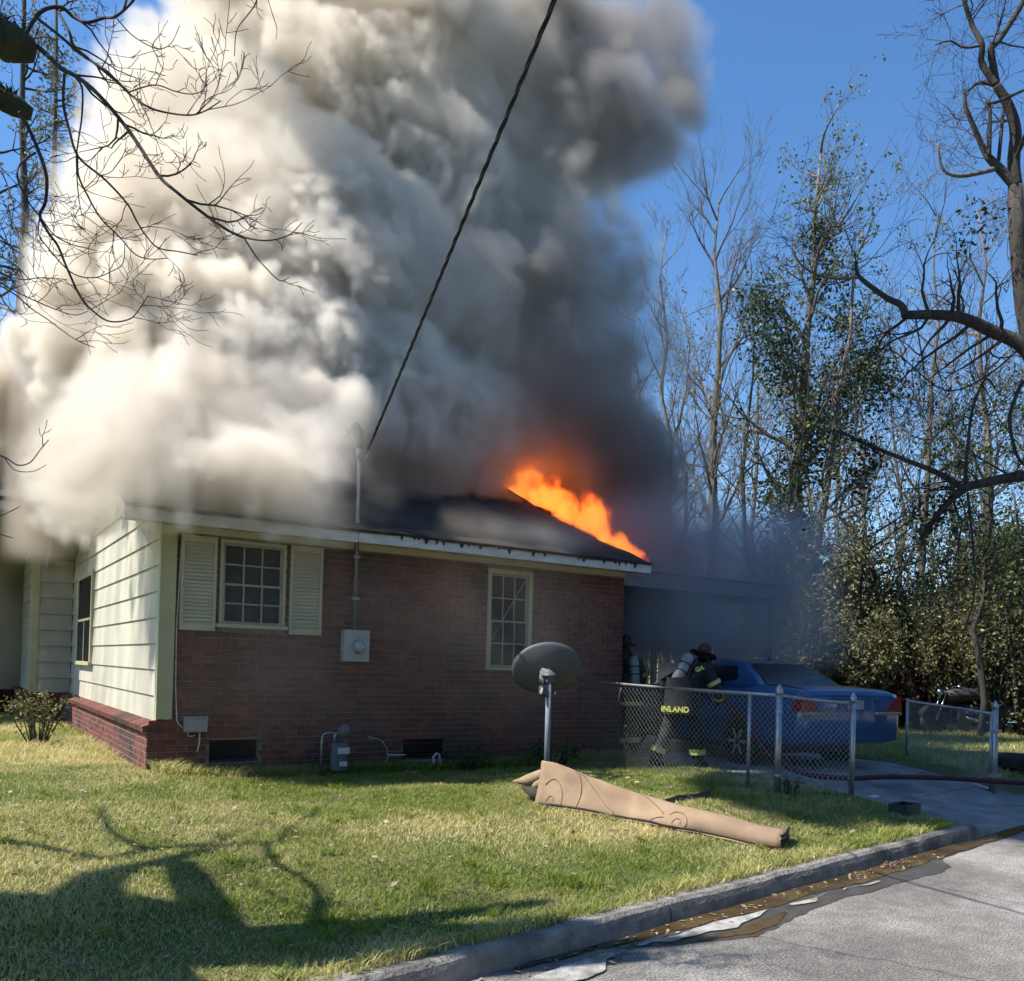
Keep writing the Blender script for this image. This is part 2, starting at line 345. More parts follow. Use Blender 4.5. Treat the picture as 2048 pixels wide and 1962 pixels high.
# water running along the gutter, pale dried silt beside it
m, t_, b = new_mat('gutter_water'); N = t_.nodes.new; L = t_.links.new; g_ = N('ShaderNodeNewGeometry')
c = ramp(_n(3.0, 6), .42, (.052, .034, .014), .6, (.10, .068, .03)); L(c, b.inputs['Base Color']); b.inputs['Roughness'].default_value = .12; b.inputs['Specular IOR Level'].default_value = .35
bp = N('ShaderNodeBump'); bp.inputs['Strength'].default_value = .12; bp.inputs['Distance'].default_value = .01; L(_n(26, 3), bp.inputs['Height']); L(bp.outputs[0], b.inputs['Normal'])
MAT['water'] = m
def wobble_strip(name, top, bot, z, mt, seed, amp=.05, kind='structure', cover=None):
    xs_ = np.linspace(max(top[0][0], bot[0][0]), min(top[-1][0], bot[-1][0]), 120)
    yt = np.interp(xs_, *zip(*top))+amp*.5*vnoise(xs_*4, xs_*0+.3, seed); yb = np.interp(xs_, *zip(*bot))+amp*(vnoise(xs_*2.6, xs_*0+.7, seed+1)+.5*vnoise(xs_*9, xs_*0, seed+2))
    yb = np.minimum(yb, yt-.004)
    fr = (0, .12, .35, .65, .88, 1.0); cv = cover or (1, 1, 1, 1, 1, 1); M_ = MB()
    M_.rings([[(x, a*(1-f)+c_*f, z) for x, a, c_ in zip(xs_, yt, yb)] for f in fr], close=False, caps=False); me = M_.mesh(name, mt)
    ends = np.clip(np.minimum(np.arange(120), 119-np.arange(120))/14.0, 0, 1) if cover else np.ones(120)
    me.attributes.new('cover', 'FLOAT', 'POINT').data.foreach_set('value', np.concatenate([np.full(120, c_)*ends for c_ in cv]).astype(np.float32)); o = link(me, name)
    return tag(o, kind=kind)
Yk = lambda x: float(yk(x))
Q = lambda *p: [(x, Yk(x)-o) for x, o in p]
MAT['damp'] = mat('damp_asphalt', (.085, .08, .075), (.055, .052, .05), 8, .30, .3, 140, c3=(.075, .055, .03), scale3=3)
wobble_strip('wet_street', Q((1.0, .05), (9, .05)), Q((1.0, .06), (1.7, .34), (2.2, .50), (2.7, .46), (3.4, .40), (4.2, .44), (4.9, .47), (5.25, .44), (5.42, .24), (6.2, .21), (9, .16)), .004, MAT['damp'], 71, .035, cover=(1, 1, 1, 1, .75, .1))
wobble_strip('water', Q((.6, .006), (9, .006)), Q((.6, .03), (1.5, .09), (2.2, .16), (3.2, .19), (4.2, .20), (5.0, .21), (6.3, .18), (9, .13)), .008, MAT['water'], 31, .03)
wobble_strip('water', Q((1.75, .31), (2.2, .34), (2.8, .30)), Q((1.75, .32), (2.2, .45), (2.5, .44), (2.8, .31)), .008, MAT['water'], 37, .02)
MAT['silt'] = fade(mat('pale_silt', (.42, .405, .38), (.27, .257, .235), 14, .85, .5, 70, c3=(.17, .15, .12), scale3=6)); fade(MAT['damp'], 14, .3)
for i, (tp, bt) in enumerate(((Q((1.35, .15), (2.0, .17), (2.7, .20), (2.86, .23)), Q((1.35, .18), (1.7, .27), (2.1, .32), (2.6, .28), (2.86, .24))), (Q((2.93, .21), (3.5, .235)), Q((2.93, .24), (3.2, .285), (3.5, .245))), (Q((3.65, .25), (4.2, .27)), Q((3.65, .27), (3.95, .32), (4.2, .28))),
                              (Q((.2, .16), (.8, .14), (1.3, .16)), Q((.2, .20), (.6, .36), (1.0, .34), (1.3, .20))), (Q((-.8, .2), (-.1, .2)), Q((-.8, .24), (-.4, .42), (-.1, .24))))):
    wobble_strip('dried_silt', tp, bt, .012, MAT['silt'], 50+i*3, .06, cover=(.1, .7, 1, 1, .7, .1))
# ------------------------------------------------------------------ the house
RX0, RX1 = -.50, 6.62              # roof ends (gable overhangs)
HX, HY = 6.38, 7.72                # block size
EAVE_Y, EAVE_Z, RIDGE_Y, RIDGE_Z = -.37, 3.15, 3.86, 5.03
SL = (RIDGE_Z-EAVE_Z)/(RIDGE_Y-EAVE_Y)
house = thing('house', 'burning single storey brick house with cream siding and a dark gable roof', 'house', (0, 0, 0))

WIN1 = (.555, 1.30, 1.95, 2.93)    # x0 x1 z0 z1 of the openings
WIN2 = (4.03, 4.75, 1.55, 2.90)
VENT1 = (.50, 1.05, .45, .70)
VENT2 = (2.86, 3.46, .40, .66)
OPEN = [WIN1, WIN2, VENT1, VENT2]
BT = 2.955                         # top of the brickwork

# mortar core of the front wall with real openings
core = MB(); zc = sorted({.1, .86, BT}|{o[2] for o in OPEN}|{o[3] for o in OPEN if o[3] < BT}); xc = sorted({-.14, .0, HX}|{o[0] for o in OPEN}|{o[1] for o in OPEN})
for xa, xb in zip(xc[:-1], xc[1:]):
    for za, zb in zip(zc[:-1], zc[1:]):
        mx_, mz = (xa+xb)/2, (za+zb)/2
        if any(o[0] < mx_ < o[1] and o[2] < mz < o[3] for o in OPEN): continue
        if mx_ < 0 and za > .85: continue
        core.box((xa, .006, za), (xb, .12, zb))
wall = core.build('brick_wall', MAT['mortar'], house)
plinth = MB().box((-.145, .01, .1), (-.05, HY, .86)).build('brick_plinth', MAT['mortar'], house)

COURSE, BL, BH, J = .0695, .2035, .0585, .010
def brick_mesh(l, name):
    g = .003; x, y, z = l/2, .045, BH/2
    mb = MB()
    mb.add([(-x, y, -z), (x, y, -z), (x, y, z), (-x, y, z), (-x, -y+g, -z), (x, -y+g, -z), (x, -y+g, z), (-x, -y+g, z), (-x+g, -y, -z+g), (x-g, -y, -z+g), (x-g, -y, z-g), (-x+g, -y, z-g)],
           [(0, 3, 2, 1), (0, 1, 5, 4), (1, 2, 6, 5), (2, 3, 7, 6), (3, 0, 4, 7), (4, 5, 9, 8), (5, 6, 10, 9), (6, 7, 11, 10), (7, 4, 8, 11), (8, 9, 10, 11)])
    return mb
spots = []                         # centre, length, rotation about z, parent
rb = random.Random(4)
def lay(x0, x1, z, course, parent, place, holes):
    x = x0-(course % 2)*BL/2
    while x < x1-.02:
        a, b2 = max(x, x0), min(x+BL-J, x1)
        segs = [(a, b2)]
        for h in holes:
            if h[2]-.02 < z < h[3]+.02:
                ns = []
                for p, q in segs:
                    if q <= h[0] or p >= h[1]: ns.append((p, q)); continue
                    if p < h[0]-.03: ns.append((p, h[0]-.004))
                    if q > h[1]+.03: ns.append((h[1]+.004, q))
                segs = ns
        for p, q in segs:
            if q-p > .025: spots.append((place((p+q)/2, z), q-p, parent))
        x += BL
z = .20; k = 0
while z < BT-.03:
    xl = -.14 if z < .9 else .095
    lay(xl, HX, z, k, wall, lambda u, zz: (Vector((u, .045-.0035+rb.uniform(-.0022, .0015), zz)), 0.0), OPEN); z += COURSE; k += 1
z = .20; k = 1
while z < .80:
    lay(0.0, HY, z, k, plinth, lambda u, zz: (Vector((-.145+.040+rb.uniform(-.002, .002), u, zz)), -math.pi/2), []); z += COURSE; k += 1
# rowlock sill along the plinth top: bricks on edge, tilted out
caps = []
u = .02
while u < HY: caps.append(u); u += .0705

def seen(c, n, area):
    d = EYE-c; return area*max(.02, d.normalized().dot(n))/d.length_squared
scored = []
for (c, rz), l, par in spots:
    nrm = Vector((0, -1, 0)) if rz == 0 else Vector((-1, 0, 0))
    scored.append((seen(c, nrm, l*BH), c, rz, l, par))
scored.sort(key=lambda s: -s[0])
full = {}
def brick_of(l):
    key = round(l, 2)
    if key not in full: full[key] = brick_mesh(key, 'brick').mesh('brick', MAT['brick'])
    return full[key]
many = {}
for i, (sc, c, rz, l, par) in enumerate(scored):
    if i < 272:
        o = link(brick_of(l), 'brick', par); o.location = c; o.rotation_euler = (rb.gauss(0, .004), 0, rz+rb.gauss(0, .004))
    else:
        mb = many.setdefault(par.name, (MB(), par))[0]; q = brick_mesh(l, ''); ca, sa = math.cos(rz), math.sin(rz)
        mb.add([(c.x+ca*x-sa*y, c.y+sa*x+ca*y, c.z+z) for x, y, z in q.v], q.f)
for mb, par in many.values(): tag(mb.build('bricks', MAT['brick_many'], par), kind='stuff')
sill_me = MB().hexa([(-.19, -.031, .80), (-.03, -.031, .855), (-.03, .031, .855), (-.19, .031, .80), (-.20, -.031, .86), (-.035, -.031, .915), (-.035, .031, .915), (-.20, .031, .86)]).mesh('sill_brick', MAT['brick'])
rest = MB()
for i, u in enumerate(caps):
    if i < 28: o = link(sill_me, 'sill_brick', plinth); o.location = (rb.uniform(-.003, .003), u, rb.uniform(-.003, .003))
    else: rest.add([(v.co.x, v.co.y+u, v.co.z+rb.uniform(-.003, .003)*0) for v in sill_me.vertices], [tuple(p.vertices) for p in sill_me.polygons])
tag(rest.build('sill_bricks', MAT['brick_many'], plinth), kind='stuff')

# gable wall: lapped boards
gable = MB().hexa([(-.02, .02, .86), (.06, .02, .86), (.06, HY, .86), (-.02, HY, .86), (-.02, .02, 3.1), (.06, .02, 3.1), (.06, HY, 3.1), (-.02, HY, 3.1)]).build('gable_wall', MAT['dark'], house)
def roof_under(y): return EAVE_Z-.06+SL*((y-EAVE_Y) if y < RIDGE_Y else (2*RIDGE_Y-EAVE_Y-y))
z = .895; EXPO = .286
while z < 4.9:
    zt = z+EXPO+.02
    if zt < 3.1: y0, y1, y0t, y1t = .07, HY, .07, HY
    else:
        dy = lambda q: max(0.0, (q-roof_under(EAVE_Y))/SL+EAVE_Y)
        y0 = max(.07, dy(z)); y1 = 2*RIDGE_Y-y0 if y0 > .07 else HY; y0t = max(.07, dy(min(zt, 4.95))); y1t = 2*RIDGE_Y-y0t if y0t > .07 else HY
    if y1-y0 < .3: break
    MB().hexa([(-.052, y0, z), (-.02, y0, z), (-.02, y1, z), (-.052, y1, z), (-.034, y0t, zt), (-.02, y0t, zt), (-.02, y1t, zt), (-.034, y1t, zt)]).build('siding_board', MAT['cream'], gable)
    z += EXPO
# corner board at the front corner
cb = MB().box((-.075, -.04, .94), (.09, .02, 3.02)).build('corner_board', MAT['trim'], house, bevel=.004)
MB().box((-.078, .02, .94), (-.05, .075, 3.02)).build('corner_board', MAT['cream'], house, bevel=.003)

# other walls of the block (out of sight behind, still there)
MB().box((HX-.12, .13, .1), (HX, HY, 3.1)).build('side_wall', MAT['brick_many'], house)
MB().box((.07, HY-.12, .1), (HX-.13, HY, 3.1)).build('back_wall', MAT['brick_many'], house)
MB().box((.07, .14, .30), (HX-.13, HY-.13, .34)).build('room_floor', MAT['dark'], house)
MB().box((.07, .14, 3.05), (HX-.13, HY-.13, 3.09)).build('room_ceiling', MAT['dark'], house)
MB().box((1.2, 1.9, .34), (5.6, 1.95, 3.05)).build('inner_wall', MAT['dark'], house)

# frieze, soffit, fascia
MB().box((.09, -.03, BT+.004), (HX, .10, 3.03)).build('frieze_board', MAT['shutter'], house)
MB().box((RX0+.03, EAVE_Y+.03, 3.032), (RX1-.03, .02, 3.05)).build('soffit', MAT['cream'], house)
fas = MB().box((RX0, EAVE_Y-.002, 3.00), (2.02, EAVE_Y+.026, 3.135)).build('fascia', MAT['white'], house, bevel=.003)
MB().box((2.025, EAVE_Y-.012, 3.005), (RX1-.06, EAVE_Y+.026, 3.14)).build('fascia', MAT['white'], house, bevel=.003)
# tar that ran down over the fascia from the hot shingles
for x0, x1, n in ((2.55, 3.75, 11), (3.8, 4.8, 4), (5.2, 6.3, 12)):
    for i in range(n):
        x = x0+(x1-x0)*(i+rb.uniform(.2, .8))/n; w = rb.uniform(.02, .05); l = rb.uniform(.02, .085); y = EAVE_Y-.014
        MB().hexa([(x-w*.25, y-.006, 3.135-l), (x+w*.2, y-.006, 3.135-l), (x+w*.2, y+.002, 3.135-l), (x-w*.25, y+.002, 3.135-l), (x-w, y-.012, 3.15), (x+w, y-.012, 3.15), (x+w, y+.002, 3.15), (x-w, y+.002, 3.15)]).build('tar_drip', MAT['soot'], fas)

# roof: front slope with its burnt, sagging right edge; rear slope burnt away on the right
def roof_pt(x, y, lift=0.0):
    z = EAVE_Z+SL*(y-EAVE_Y) if y <= RIDGE_Y else EAVE_Z+SL*(2*RIDGE_Y-EAVE_Y-y)
    return z+lift
def slope(y0, y1, xr, name, th=.022, ny=26, nx=34):
    rr = []
    for j in range(ny+1):
        y = y0+(y1-y0)*j/ny; xe = xr(y); row = []
        for i in range(nx+1):
            x = RX0+(xe-RX0)*i/nx
            sag = -.10*max(0, (x-4.6)/2.0)**2*math.sin(max(0, min(1, (y-EAVE_Y)/(RIDGE_Y-EAVE_Y)))*math.pi)
            row.append((x, y, roof_pt(x, y)+sag+.012*float(vnoise(x*1.1, y*1.3, 3))+.004*rb.uniform(-1, 1)))
        rr.append(row)
    w = nx+1; top = [p for r_ in rr for p in r_]; bot = [(x, y, z-th) for x, y, z in top]; k = len(top); fs = []
    for j in range(ny):
        for i in range(nx):
            a = j*w+i; fs.append((a, a+1, a+w+1, a+w)); fs.append((a+k, a+w+k, a+w+1+k, a+1+k))
    for i in range(nx): a = i; fs.append((a, a+k, a+1+k, a+1)); a = ny*w+i; fs.append((a, a+1, a+1+k, a+k))
    for j in range(ny): a = j*w; fs.append((a, a+w, a+w+k, a+k)); a = j*w+nx; fs.append((a, a+k, a+w+k, a+w))
    return MB().add(top+bot, fs).build(name, MAT['shingle'], roof)
roof = MB().beam((RX0+.05, RIDGE_Y, RIDGE_Z+.035), (6.2, RIDGE_Y, RIDGE_Z+.035), .24, .03).build('roof', MAT['shingle'], house)
slope(EAVE_Y-.03, RIDGE_Y-.01, lambda y: RX1-.02+.05*math.sin(y*5)+.10*math.sin(y*1.7+.4), 'front_slope')
slope(RIDGE_Y+.01, 2*RIDGE_Y-EAVE_Y, lambda y: 4.6+.5*math.sin(y*3)+.12*(y-RIDGE_Y), 'rear_slope')
# shingle tabs along the eave give the edge its teeth
MB().box((RX0, EAVE_Y-.045, 3.136), (RX1-.05, EAVE_Y-.015, 3.152)).build('drip_edge', MAT['soot'], roof)
for s0, s1 in (((RX0+.02, EAVE_Y, EAVE_Z-.10), (RX0+.02, RIDGE_Y, RIDGE_Z-.10)), ((RX0+.02, RIDGE_Y, RIDGE_Z-.10), (RX0+.02, 2*RIDGE_Y-EAVE_Y, EAVE_Z-.10))):
    MB().beam(s0, s1, .03, .15).build('rake_board', MAT['white'], roof)
for y in np.arange(.3, 3.8, .62):      # charred rafters showing behind the burnt edge
    MB().beam((6.3, y, roof_pt(0, y)-.16), (7.0+.1*math.sin(y*9), y, roof_pt(0, y)-.2), .05, .13).build('charred_rafter', MAT['soot'], roof)
MB().lathe([(.05, -.3), (.05, .42), (.085, .42), (.085, .50), (.03, .54)], (2.85, 3.0, roof_pt(0, 3.0)), n=14).build('vent_pipe', MAT['steel'], roof, True)

# windows
def window(x0, x1, z0, z1, style, frame_w, recess):
    w = MB()
    fw = frame_w
    w.box((x0, -.012, z0+.045), (x0+fw, .09, z1)); w.box((x1-fw, -.012, z0+.045), (x1, .09, z1)); w.box((x0+fw, -.012, z1-fw), (x1-fw, .09, z1))
    wo = w.build('window', MAT['trim'] if style == 2 else MAT['shutter'], house, bevel=.003)
    MB().box((x0-.03, -.055, z0), (x1+.03, .09, z0+.042)).build('sill', MAT['shutter'] if style == 1 else MAT['trim'], wo, bevel=.004)
    ix0, ix1, iz0, iz1 = x0+fw+.002, x1-fw-.002, z0+.047, z1-fw-.002; zm = (iz0+iz1)/2-.01
    for a, b2, y in ((iz0, zm+.012, recess+.012), (zm-.012, iz1, recess+.032)):
        s = MB(); q = .026
        s.box((ix0, y-.012, a), (ix0+q, y+.012, b2)); s.box((ix1-q, y-.012, a), (ix1, y+.012, b2)); s.box((ix0+q, y-.012, a), (ix1-q, y+.012, a+q)); s.box((ix0+q, y-.012, b2-q), (ix1-q, y+.012, b2))
        s.build('sash', MAT['sash'], wo)
        gx = [ix0+q+(ix1-ix0-2*q)*i/3 for i in range(4)]; gz_ = [a+q+(b2-a-2*q)*i/2 for i in range(3)]
        for i in (1, 2): MB().box((gx[i]-.009, y-.009, gz_[0]), (gx[i]+.009, y+.009, gz_[2])).build('muntin', MAT['sash'], wo)
        for i in range(3): MB().box((gx[i]+.0095*(i > 0), y-.0085, gz_[1]-.009), (gx[i+1]-.0095*(i < 2), y+.0085, gz_[1]+.009)).build('muntin', MAT['sash'], wo)
        for i in range(3):
            for j in range(2):
                e0, e1 = .009*(i > 0), .009*(i < 2); f0, f1 = .009*(j > 0), .009*(j < 1)
                MB().box((gx[i]+e0, y-.002, gz_[j]+f0), (gx[i+1]-e1, y+.002, gz_[j+1]-f1)).build('pane', MAT['glass'], wo)
    MB().box((x0+.02, .115, z0+.02), (x1-.02, .118, z1-.02)).build('back_sheet', MAT['curtain'] if style == 1 else MAT['dark'], wo)  # curtain behind one window, plain dark interior sheet behind the other
    return wo
window(*WIN1, 1, .035, .0); w2 = window(*WIN2, 2, .06, .012)
MB().beam((4.12, .028, 1.95), (4.66, .028, 2.80), .012, .01).build('loose_cord', MAT['sash'], w2)

def shutter(x0, x1, z0, z1, broken=False):
    f = MB(); q = .035; y0, y1 = -.035, -.004
    f.box((x0, y0, z0), (x0+q, y1, z1)); f.box((x1-q, y0, z0), (x1, y1, z1)); f.box((x0+q, y0, z0), (x1-q, y1, z0+.06)); f.box((x0+q, y0, z1-.07), (x1-q, y1, z1))
    so = f.build('shutter', MAT['shutter'], house, bevel=.003)
    MB().box((x0+q, -.010, z0+.06), (x1-q, -.005, z1-.07)).build('back_panel', MAT['shutter'], so)
    n = 22; zs = z0+.06; p = (z1-.07-zs)/n
    for i in range(n):
        a = zs+i*p; tl = .014 if rb.random() > .3 else .020; dz = rb.uniform(-.002, .002)
        if broken and i in (1, 2): tl, dz = .022, -.01
        MB().hexa([(x0+q, -.012-tl, a+dz), (x1-q, -.012-tl, a+dz), (x1-q, -.012, a+.004), (x0+q, -.012, a+.004), (x0+q, -.0165, a+p*.86), (x1-q, -.0165, a+p*.86), (x1-q, -.012, a+p*.9), (x0+q, -.012, a+p*.9)]).build('slat', MAT['shutter'], so)
shutter(.135, .515, 1.905, 2.935); shutter(1.345, 1.735, 1.905, 2.935, True)

# tall window in the gable wall
gw = MB(); gw.box((-.085, 5.05, 1.50), (-.03, 5.15, 2.95)); gw.box((-.085, 6.70, 1.50), (-.03, 6.80, 2.95)); gw.box((-.085, 5.15, 2.86), (-.03, 6.70, 2.95)); gw.box((-.11, 5.0, 1.44), (-.03, 6.85, 1.50))
gwo = gw.build('window', MAT['trim'], house, bevel=.004)
MB().box((-.058, 5.15, 1.50), (-.048, 6.70, 2.86)).build('backing', MAT['dark'], gwo)
MB().box((-.066, 5.15, 1.50), (-.0605, 6.70, 2.86)).build('pane', MAT['glass'], gwo)
MB().box((-.074, 5.15, 2.16), (-.067, 6.70, 2.20)).build('rail', MAT['trim'], gwo)
MB().box((-.074, 5.9, 1.50), (-.067, 5.94, 2.16)).build('muntin', MAT['trim'], gwo)

# crawl-space hatch and vent frames
for v in (VENT1, VENT2):
    fr = MB(); fr.box((v[0], .02, v[2]-.001), (v[1], .10, v[2]+.03)); fo = fr.build('crawl_vent', MAT['black'], house)
    MB().box((v[0]+.005, .10, v[2]+.03), (v[1]-.005, .112, v[3]-.004)).build('backing', MAT['dark'], fo)
    if v is VENT2:
        for i in range(5): MB().box((v[0]+.01, .05, v[2]+.05+i*.035), (v[1]-.01, .08, v[2]+.06+i*.035)).build('louvre', MAT['black'], fo)
MB().box((.53, -.10, .36), (.98, -.03, .445)).build('vent_well', MAT['brick_many'], house, bevel=.008)

# wing behind the gable end: shaded return wall, corner board, sunlit sliver, porch wall
wing = MB().box((-.60, HY+.06, .1), (.0, 11.0, 4.0)).build('wing_wall', MAT['dark'], house)
def boards(x0, x1, y, z0, z1, nrm):
    z = z0
    while z < z1:
        zt = min(z+EXPO+.015, z1+.02)
        if nrm == 'y': MB().hexa([(x0, y-.05, z), (x1, y-.05, z), (x1, y, z), (x0, y, z), (x0, y-.016, zt), (x1, y-.016, zt), (x1, y, zt), (x0, y, zt)]).build('siding_board', MAT['cream'], wing)
        else: MB().hexa([(y-.034, x0, z), (y, x0, z), (y, x1, z), (y-.034, x1, z), (y-.016, x0, zt), (y, x0, zt), (y, x1, zt), (y-.016, x1, zt)]).build('siding_board', MAT['cream'], wing)
        z += EXPO
boards(-.60, -.05, HY+.05, .895, 3.7, 'y'); boards(HY+.12, 10.9, -.605, .895, 3.7, 'x')
MB().box((-.70, HY-.01, .92), (-.58, HY+.10, 4.02)).build('corner_board', MAT['trim'], wing, bevel=.004)
MB().box((-.72, HY-.03, .1), (-.04, HY+.05, .86)).build('brick_base', MAT['brick_many'], wing); MB().box((-.73, HY+.05, .1), (-.60, 11, .86)).build('brick_base', MAT['brick_many'], wing)
MB().box((-.78, HY-.06, .862), (-.04, HY+.05, .92)).build('sill', MAT['brick_many'], wing); MB().box((-.78, HY+.05, .862), (-.60, 11, .92)).build('sill', MAT['brick_many'], wing)
porch = MB().box((-5.5, 11.1, .1), (-.6, 11.3, 4.2)).build('porch_wall', MAT['cream'], house)
MB().box((-5.5, 11.02, .1), (-.74, 11.1, .85)).build('brick_base', MAT['brick_many'], porch)
for x in (-1.12, -2.6): MB().box((x-.09, 10.7, .5), (x+.09, 10.88, 4.0)).build('porch_post', MAT['trim'], porch, bevel=.006)
MB().box((-5.6, 7.2, 4.03), (-.55, 11.4, 4.06)).build('porch_soffit', MAT['white'], porch)
MB().box((-5.6, 7.16, 4.02), (-.55, 7.195, 4.18)).build('fascia', MAT['white'], porch)
MB().hexa([(-5.6, 7.1, 4.185), (-.5, 7.1, 4.185), (-.5, 11.5, 4.185), (-5.6, 11.5, 4.185), (-5.6, 7.1, 4.24), (-.5, 7.1, 4.24), (-.5, 11.5, 5.9), (-5.6, 11.5, 5.9)]).build('porch_roof', MAT['shingle'], porch)

# carport on the right
cp = MB().hexa([(HX+.05, .28, 3.06), (10.42, .28, 3.06), (10.42, 6.6, 3.06), (HX+.05, 6.6, 3.06), (HX+.05, .28, 3.14), (10.42, .28, 3.14), (10.42, 6.6, 3.30), (HX+.05, 6.6, 3.30)]).build('carport_roof', MAT['shingle'], house)
MB().box((HX+.05, .25, 2.88), (10.42, .278, 3.10)).build('fascia', MAT['steel'], cp)
MB().box((10.42, .28, 2.90), (10.445, 6.6, 3.10)).build('fascia', MAT['steel'], cp)
for p in ((10.1, .40), (10.1, 3.4), (10.1, 6.3)): MB().box((p[0]-.05, p[1]-.05, .15), (p[0]+.05, p[1]+.05, 2.92)).build('post', MAT['cream'], cp, bevel=.006)
MB().box((10.02, .34, 2.87), (10.18, 6.4, 2.97)).build('beam', MAT['steel'], cp)
# ------------------------------------------------------------------ things on and by the wall
def T(name, label, cat, loc, rz=0.0, group=None): return thing(name, label, cat, loc, rz, group)

# service mast with weatherhead, standing on the meter box
o = T('service_mast', 'grey steel service mast rising through the eave to a hooded weatherhead', 'mast', (2.13, -.075, 2.0))
MB().tube([(0, 0, -.02), (0, 0, 2.18)], .026, 12).build('pipe', mat('mast_grey', (.20, .205, .21), (.15, .155, .16), 9, .5, metal=.4), o, True)
MB().lathe([(.03, 0), (.045, .03), (.05, .10), (.03, .12)], (0, 0, 2.05), n=12).build('flange', MAT['steel'], o, True)
MB().tube([(0, 0, 2.17), (0, 0, 2.28), (-.02, 0, 2.36), (-.08, -.02, 2.41), (-.14, -.04, 2.39), (-.18, -.05, 2.33)], [.03, .05, .065, .07, .06, .035], 14).build('weatherhead', mat('weatherhead_grey', (.10, .10, .105), (.075, .075, .08), 9, .6), o, True)
MB().tube([(-.17, -.05, 2.35), (-.25, -.06, 2.25), (-.30, -.05, 2.08), (-.31, -.04, 1.9)], .010, 6).build('lead_wire', MAT['black'], o, True)
MB().tube([(.03, -.02, 2.05), (.06, -.06, 2.06), (.06, -.1, 2.10)], .012, 6).build('insulator', MAT['steel'], o, True)
for z in (.35, .85): MB().box((-.045, -.03, z), (.045, .07, z+.03)).build('strap', MAT['galv'], o)

# twisted service cable up over the camera to a pole across the street
A = Vector((2.19, -.18, 4.14)); B = at(1135, 0, 4.6); Cc = A+(B-A)*3.4; Cc.z += .9
o = T('service_cable', 'twisted black overhead cable slanting from the weatherhead up out of view', 'cable', tuple(A))
def cable_pt(t):
    p = A.lerp(Cc, t); s = (t*(1-t))*4*-.10; return Vector((p.x, p.y, p.z+s))-A
def bend(t):      # keep the photographed straight run through A and B, sag beyond
    return cable_pt(t)
for k in range(3):
    pts = []
    for i in range(421):
        t = i/420; p = bend(t); a = 2*math.pi*(k/3+t*38); rr = .0095
        pts.append(p+Vector((math.cos(a)*rr, 0, math.sin(a)*rr)))
    MB().tube(pts, .0075, 5).build('strand', MAT['black'], o, True)

o = T('electric_meter', 'pale grey electric meter box with round dial on the brick wall', 'meter', (2.155, -.002, 1.61))
MB().box((-.165, -.11, 0), (.165, 0, .38)).build('box', MAT['galv'] if 0 else mat('meter_grey', (.42, .43, .44), (.36, .37, .38), 8, .5), o, bevel=.008)
MB().lathe([(.088, 0), (.088, .012), (.078, .03), (.078, .012)], (.015, -.11, .185), (0, -1, 0), 24).build('collar', MAT['galv'], o, True)
MB().lathe([(.074, 0), (.074, .05), (.06, .075), (.0, .08)], (.015, -.112, .185), (0, -1, 0), 24).build('dial', mat('meter_glass', (.40, .41, .42), (.3, .31, .32), 14, .15), o, True)
MB().box((-.03, -.19, .17), (.06, -.185, .20)).build('face_plate', MAT['white'], o)

o = T('utility_box', 'small grey telephone box low on the brick wall near the corner', 'utility box', (.335, -.002, .80))
MB().hexa([(-.12, -.075, .0), (.12, -.075, .0), (.12, 0, .0), (-.12, 0, .0), (-.125, -.085, .15), (.125, -.085, .15), (.125, 0, .15), (-.125, 0, .15)]).build('box', MAT['steel'], o, bevel=.008)
MB().box((-.13, -.09, .15), (.13, 0, .168)).build('lid', MAT['steel'], o, bevel=.004)
MB().tube([(.05, -.03, 0), (.05, -.035, -.10), (.03, -.03, -.22)], .009, 6).build('conduit', MAT['white'], o, True)
MB().tube([(-.13, -.02, .04), (-.19, -.02, .12), (-.215, -.02, .5), (-.225, -.02, 1.1), (-.21, -.02, 1.7), (-.195, -.02, 2.15)], .007, 6).build('cable', MAT['white'], o, True)
MB().tube([(-.08, -.03, .0), (-.06, -.04, -.05), (.0, -.04, -.04)], .006, 6).build('loop_cable', MAT['white'], o, True)

o = T('gas_meter', 'dark grey gas meter with regulator and pipes at the foot of the wall', 'gas meter', (1.88, -.34, .31))
MB().rings([[(math.cos(a)*.11*(1 if abs(math.cos(a)) < .8 else .98), math.sin(a)*.085, z) for a in [2*math.pi*k/20 for k in range(20)]] for z in (.04, .06, .20, .21, .34, .36)]).build('case', mat('gas_grey', (.11, .12, .14), (.085, .092, .11), 9, .55), o, True)
MB().box((-.055, -.098, .24), (.085, -.084, .31)).build('label_plate', MAT['white'], o); MB().box((-.03, -.098, .10), (.06, -.084, .15)).build('label_plate', MAT['white'], o)
MB().lathe([(.06, 0), (.078, .01), (.078, .035), (.05, .05), (.03, .06)], (.02, -.07, .50), (0, -1, 0), 20).build('regulator', mat('regulator_grey', (.12, .13, .14), (.09, .1, .11), 9, .55), o, True)
MB().tube([(-.06, 0, .36), (-.06, 0, .45), (.02, 0, .50)], .02, 8).build('pipe', MAT['galv'], o, True)
MB().tube([(.07, 0, .36), (.07, 0, .43), (.04, 0, .50)], .02, 8).build('pipe', MAT['galv'], o, True)
MB().tube([(-.05, 0, .47), (-.16, 0, .475), (-.20, 0, .46), (-.215, 0, .42), (-.22, 0, -.02)], .014, 8).build('riser', MAT['galv'], o, True)

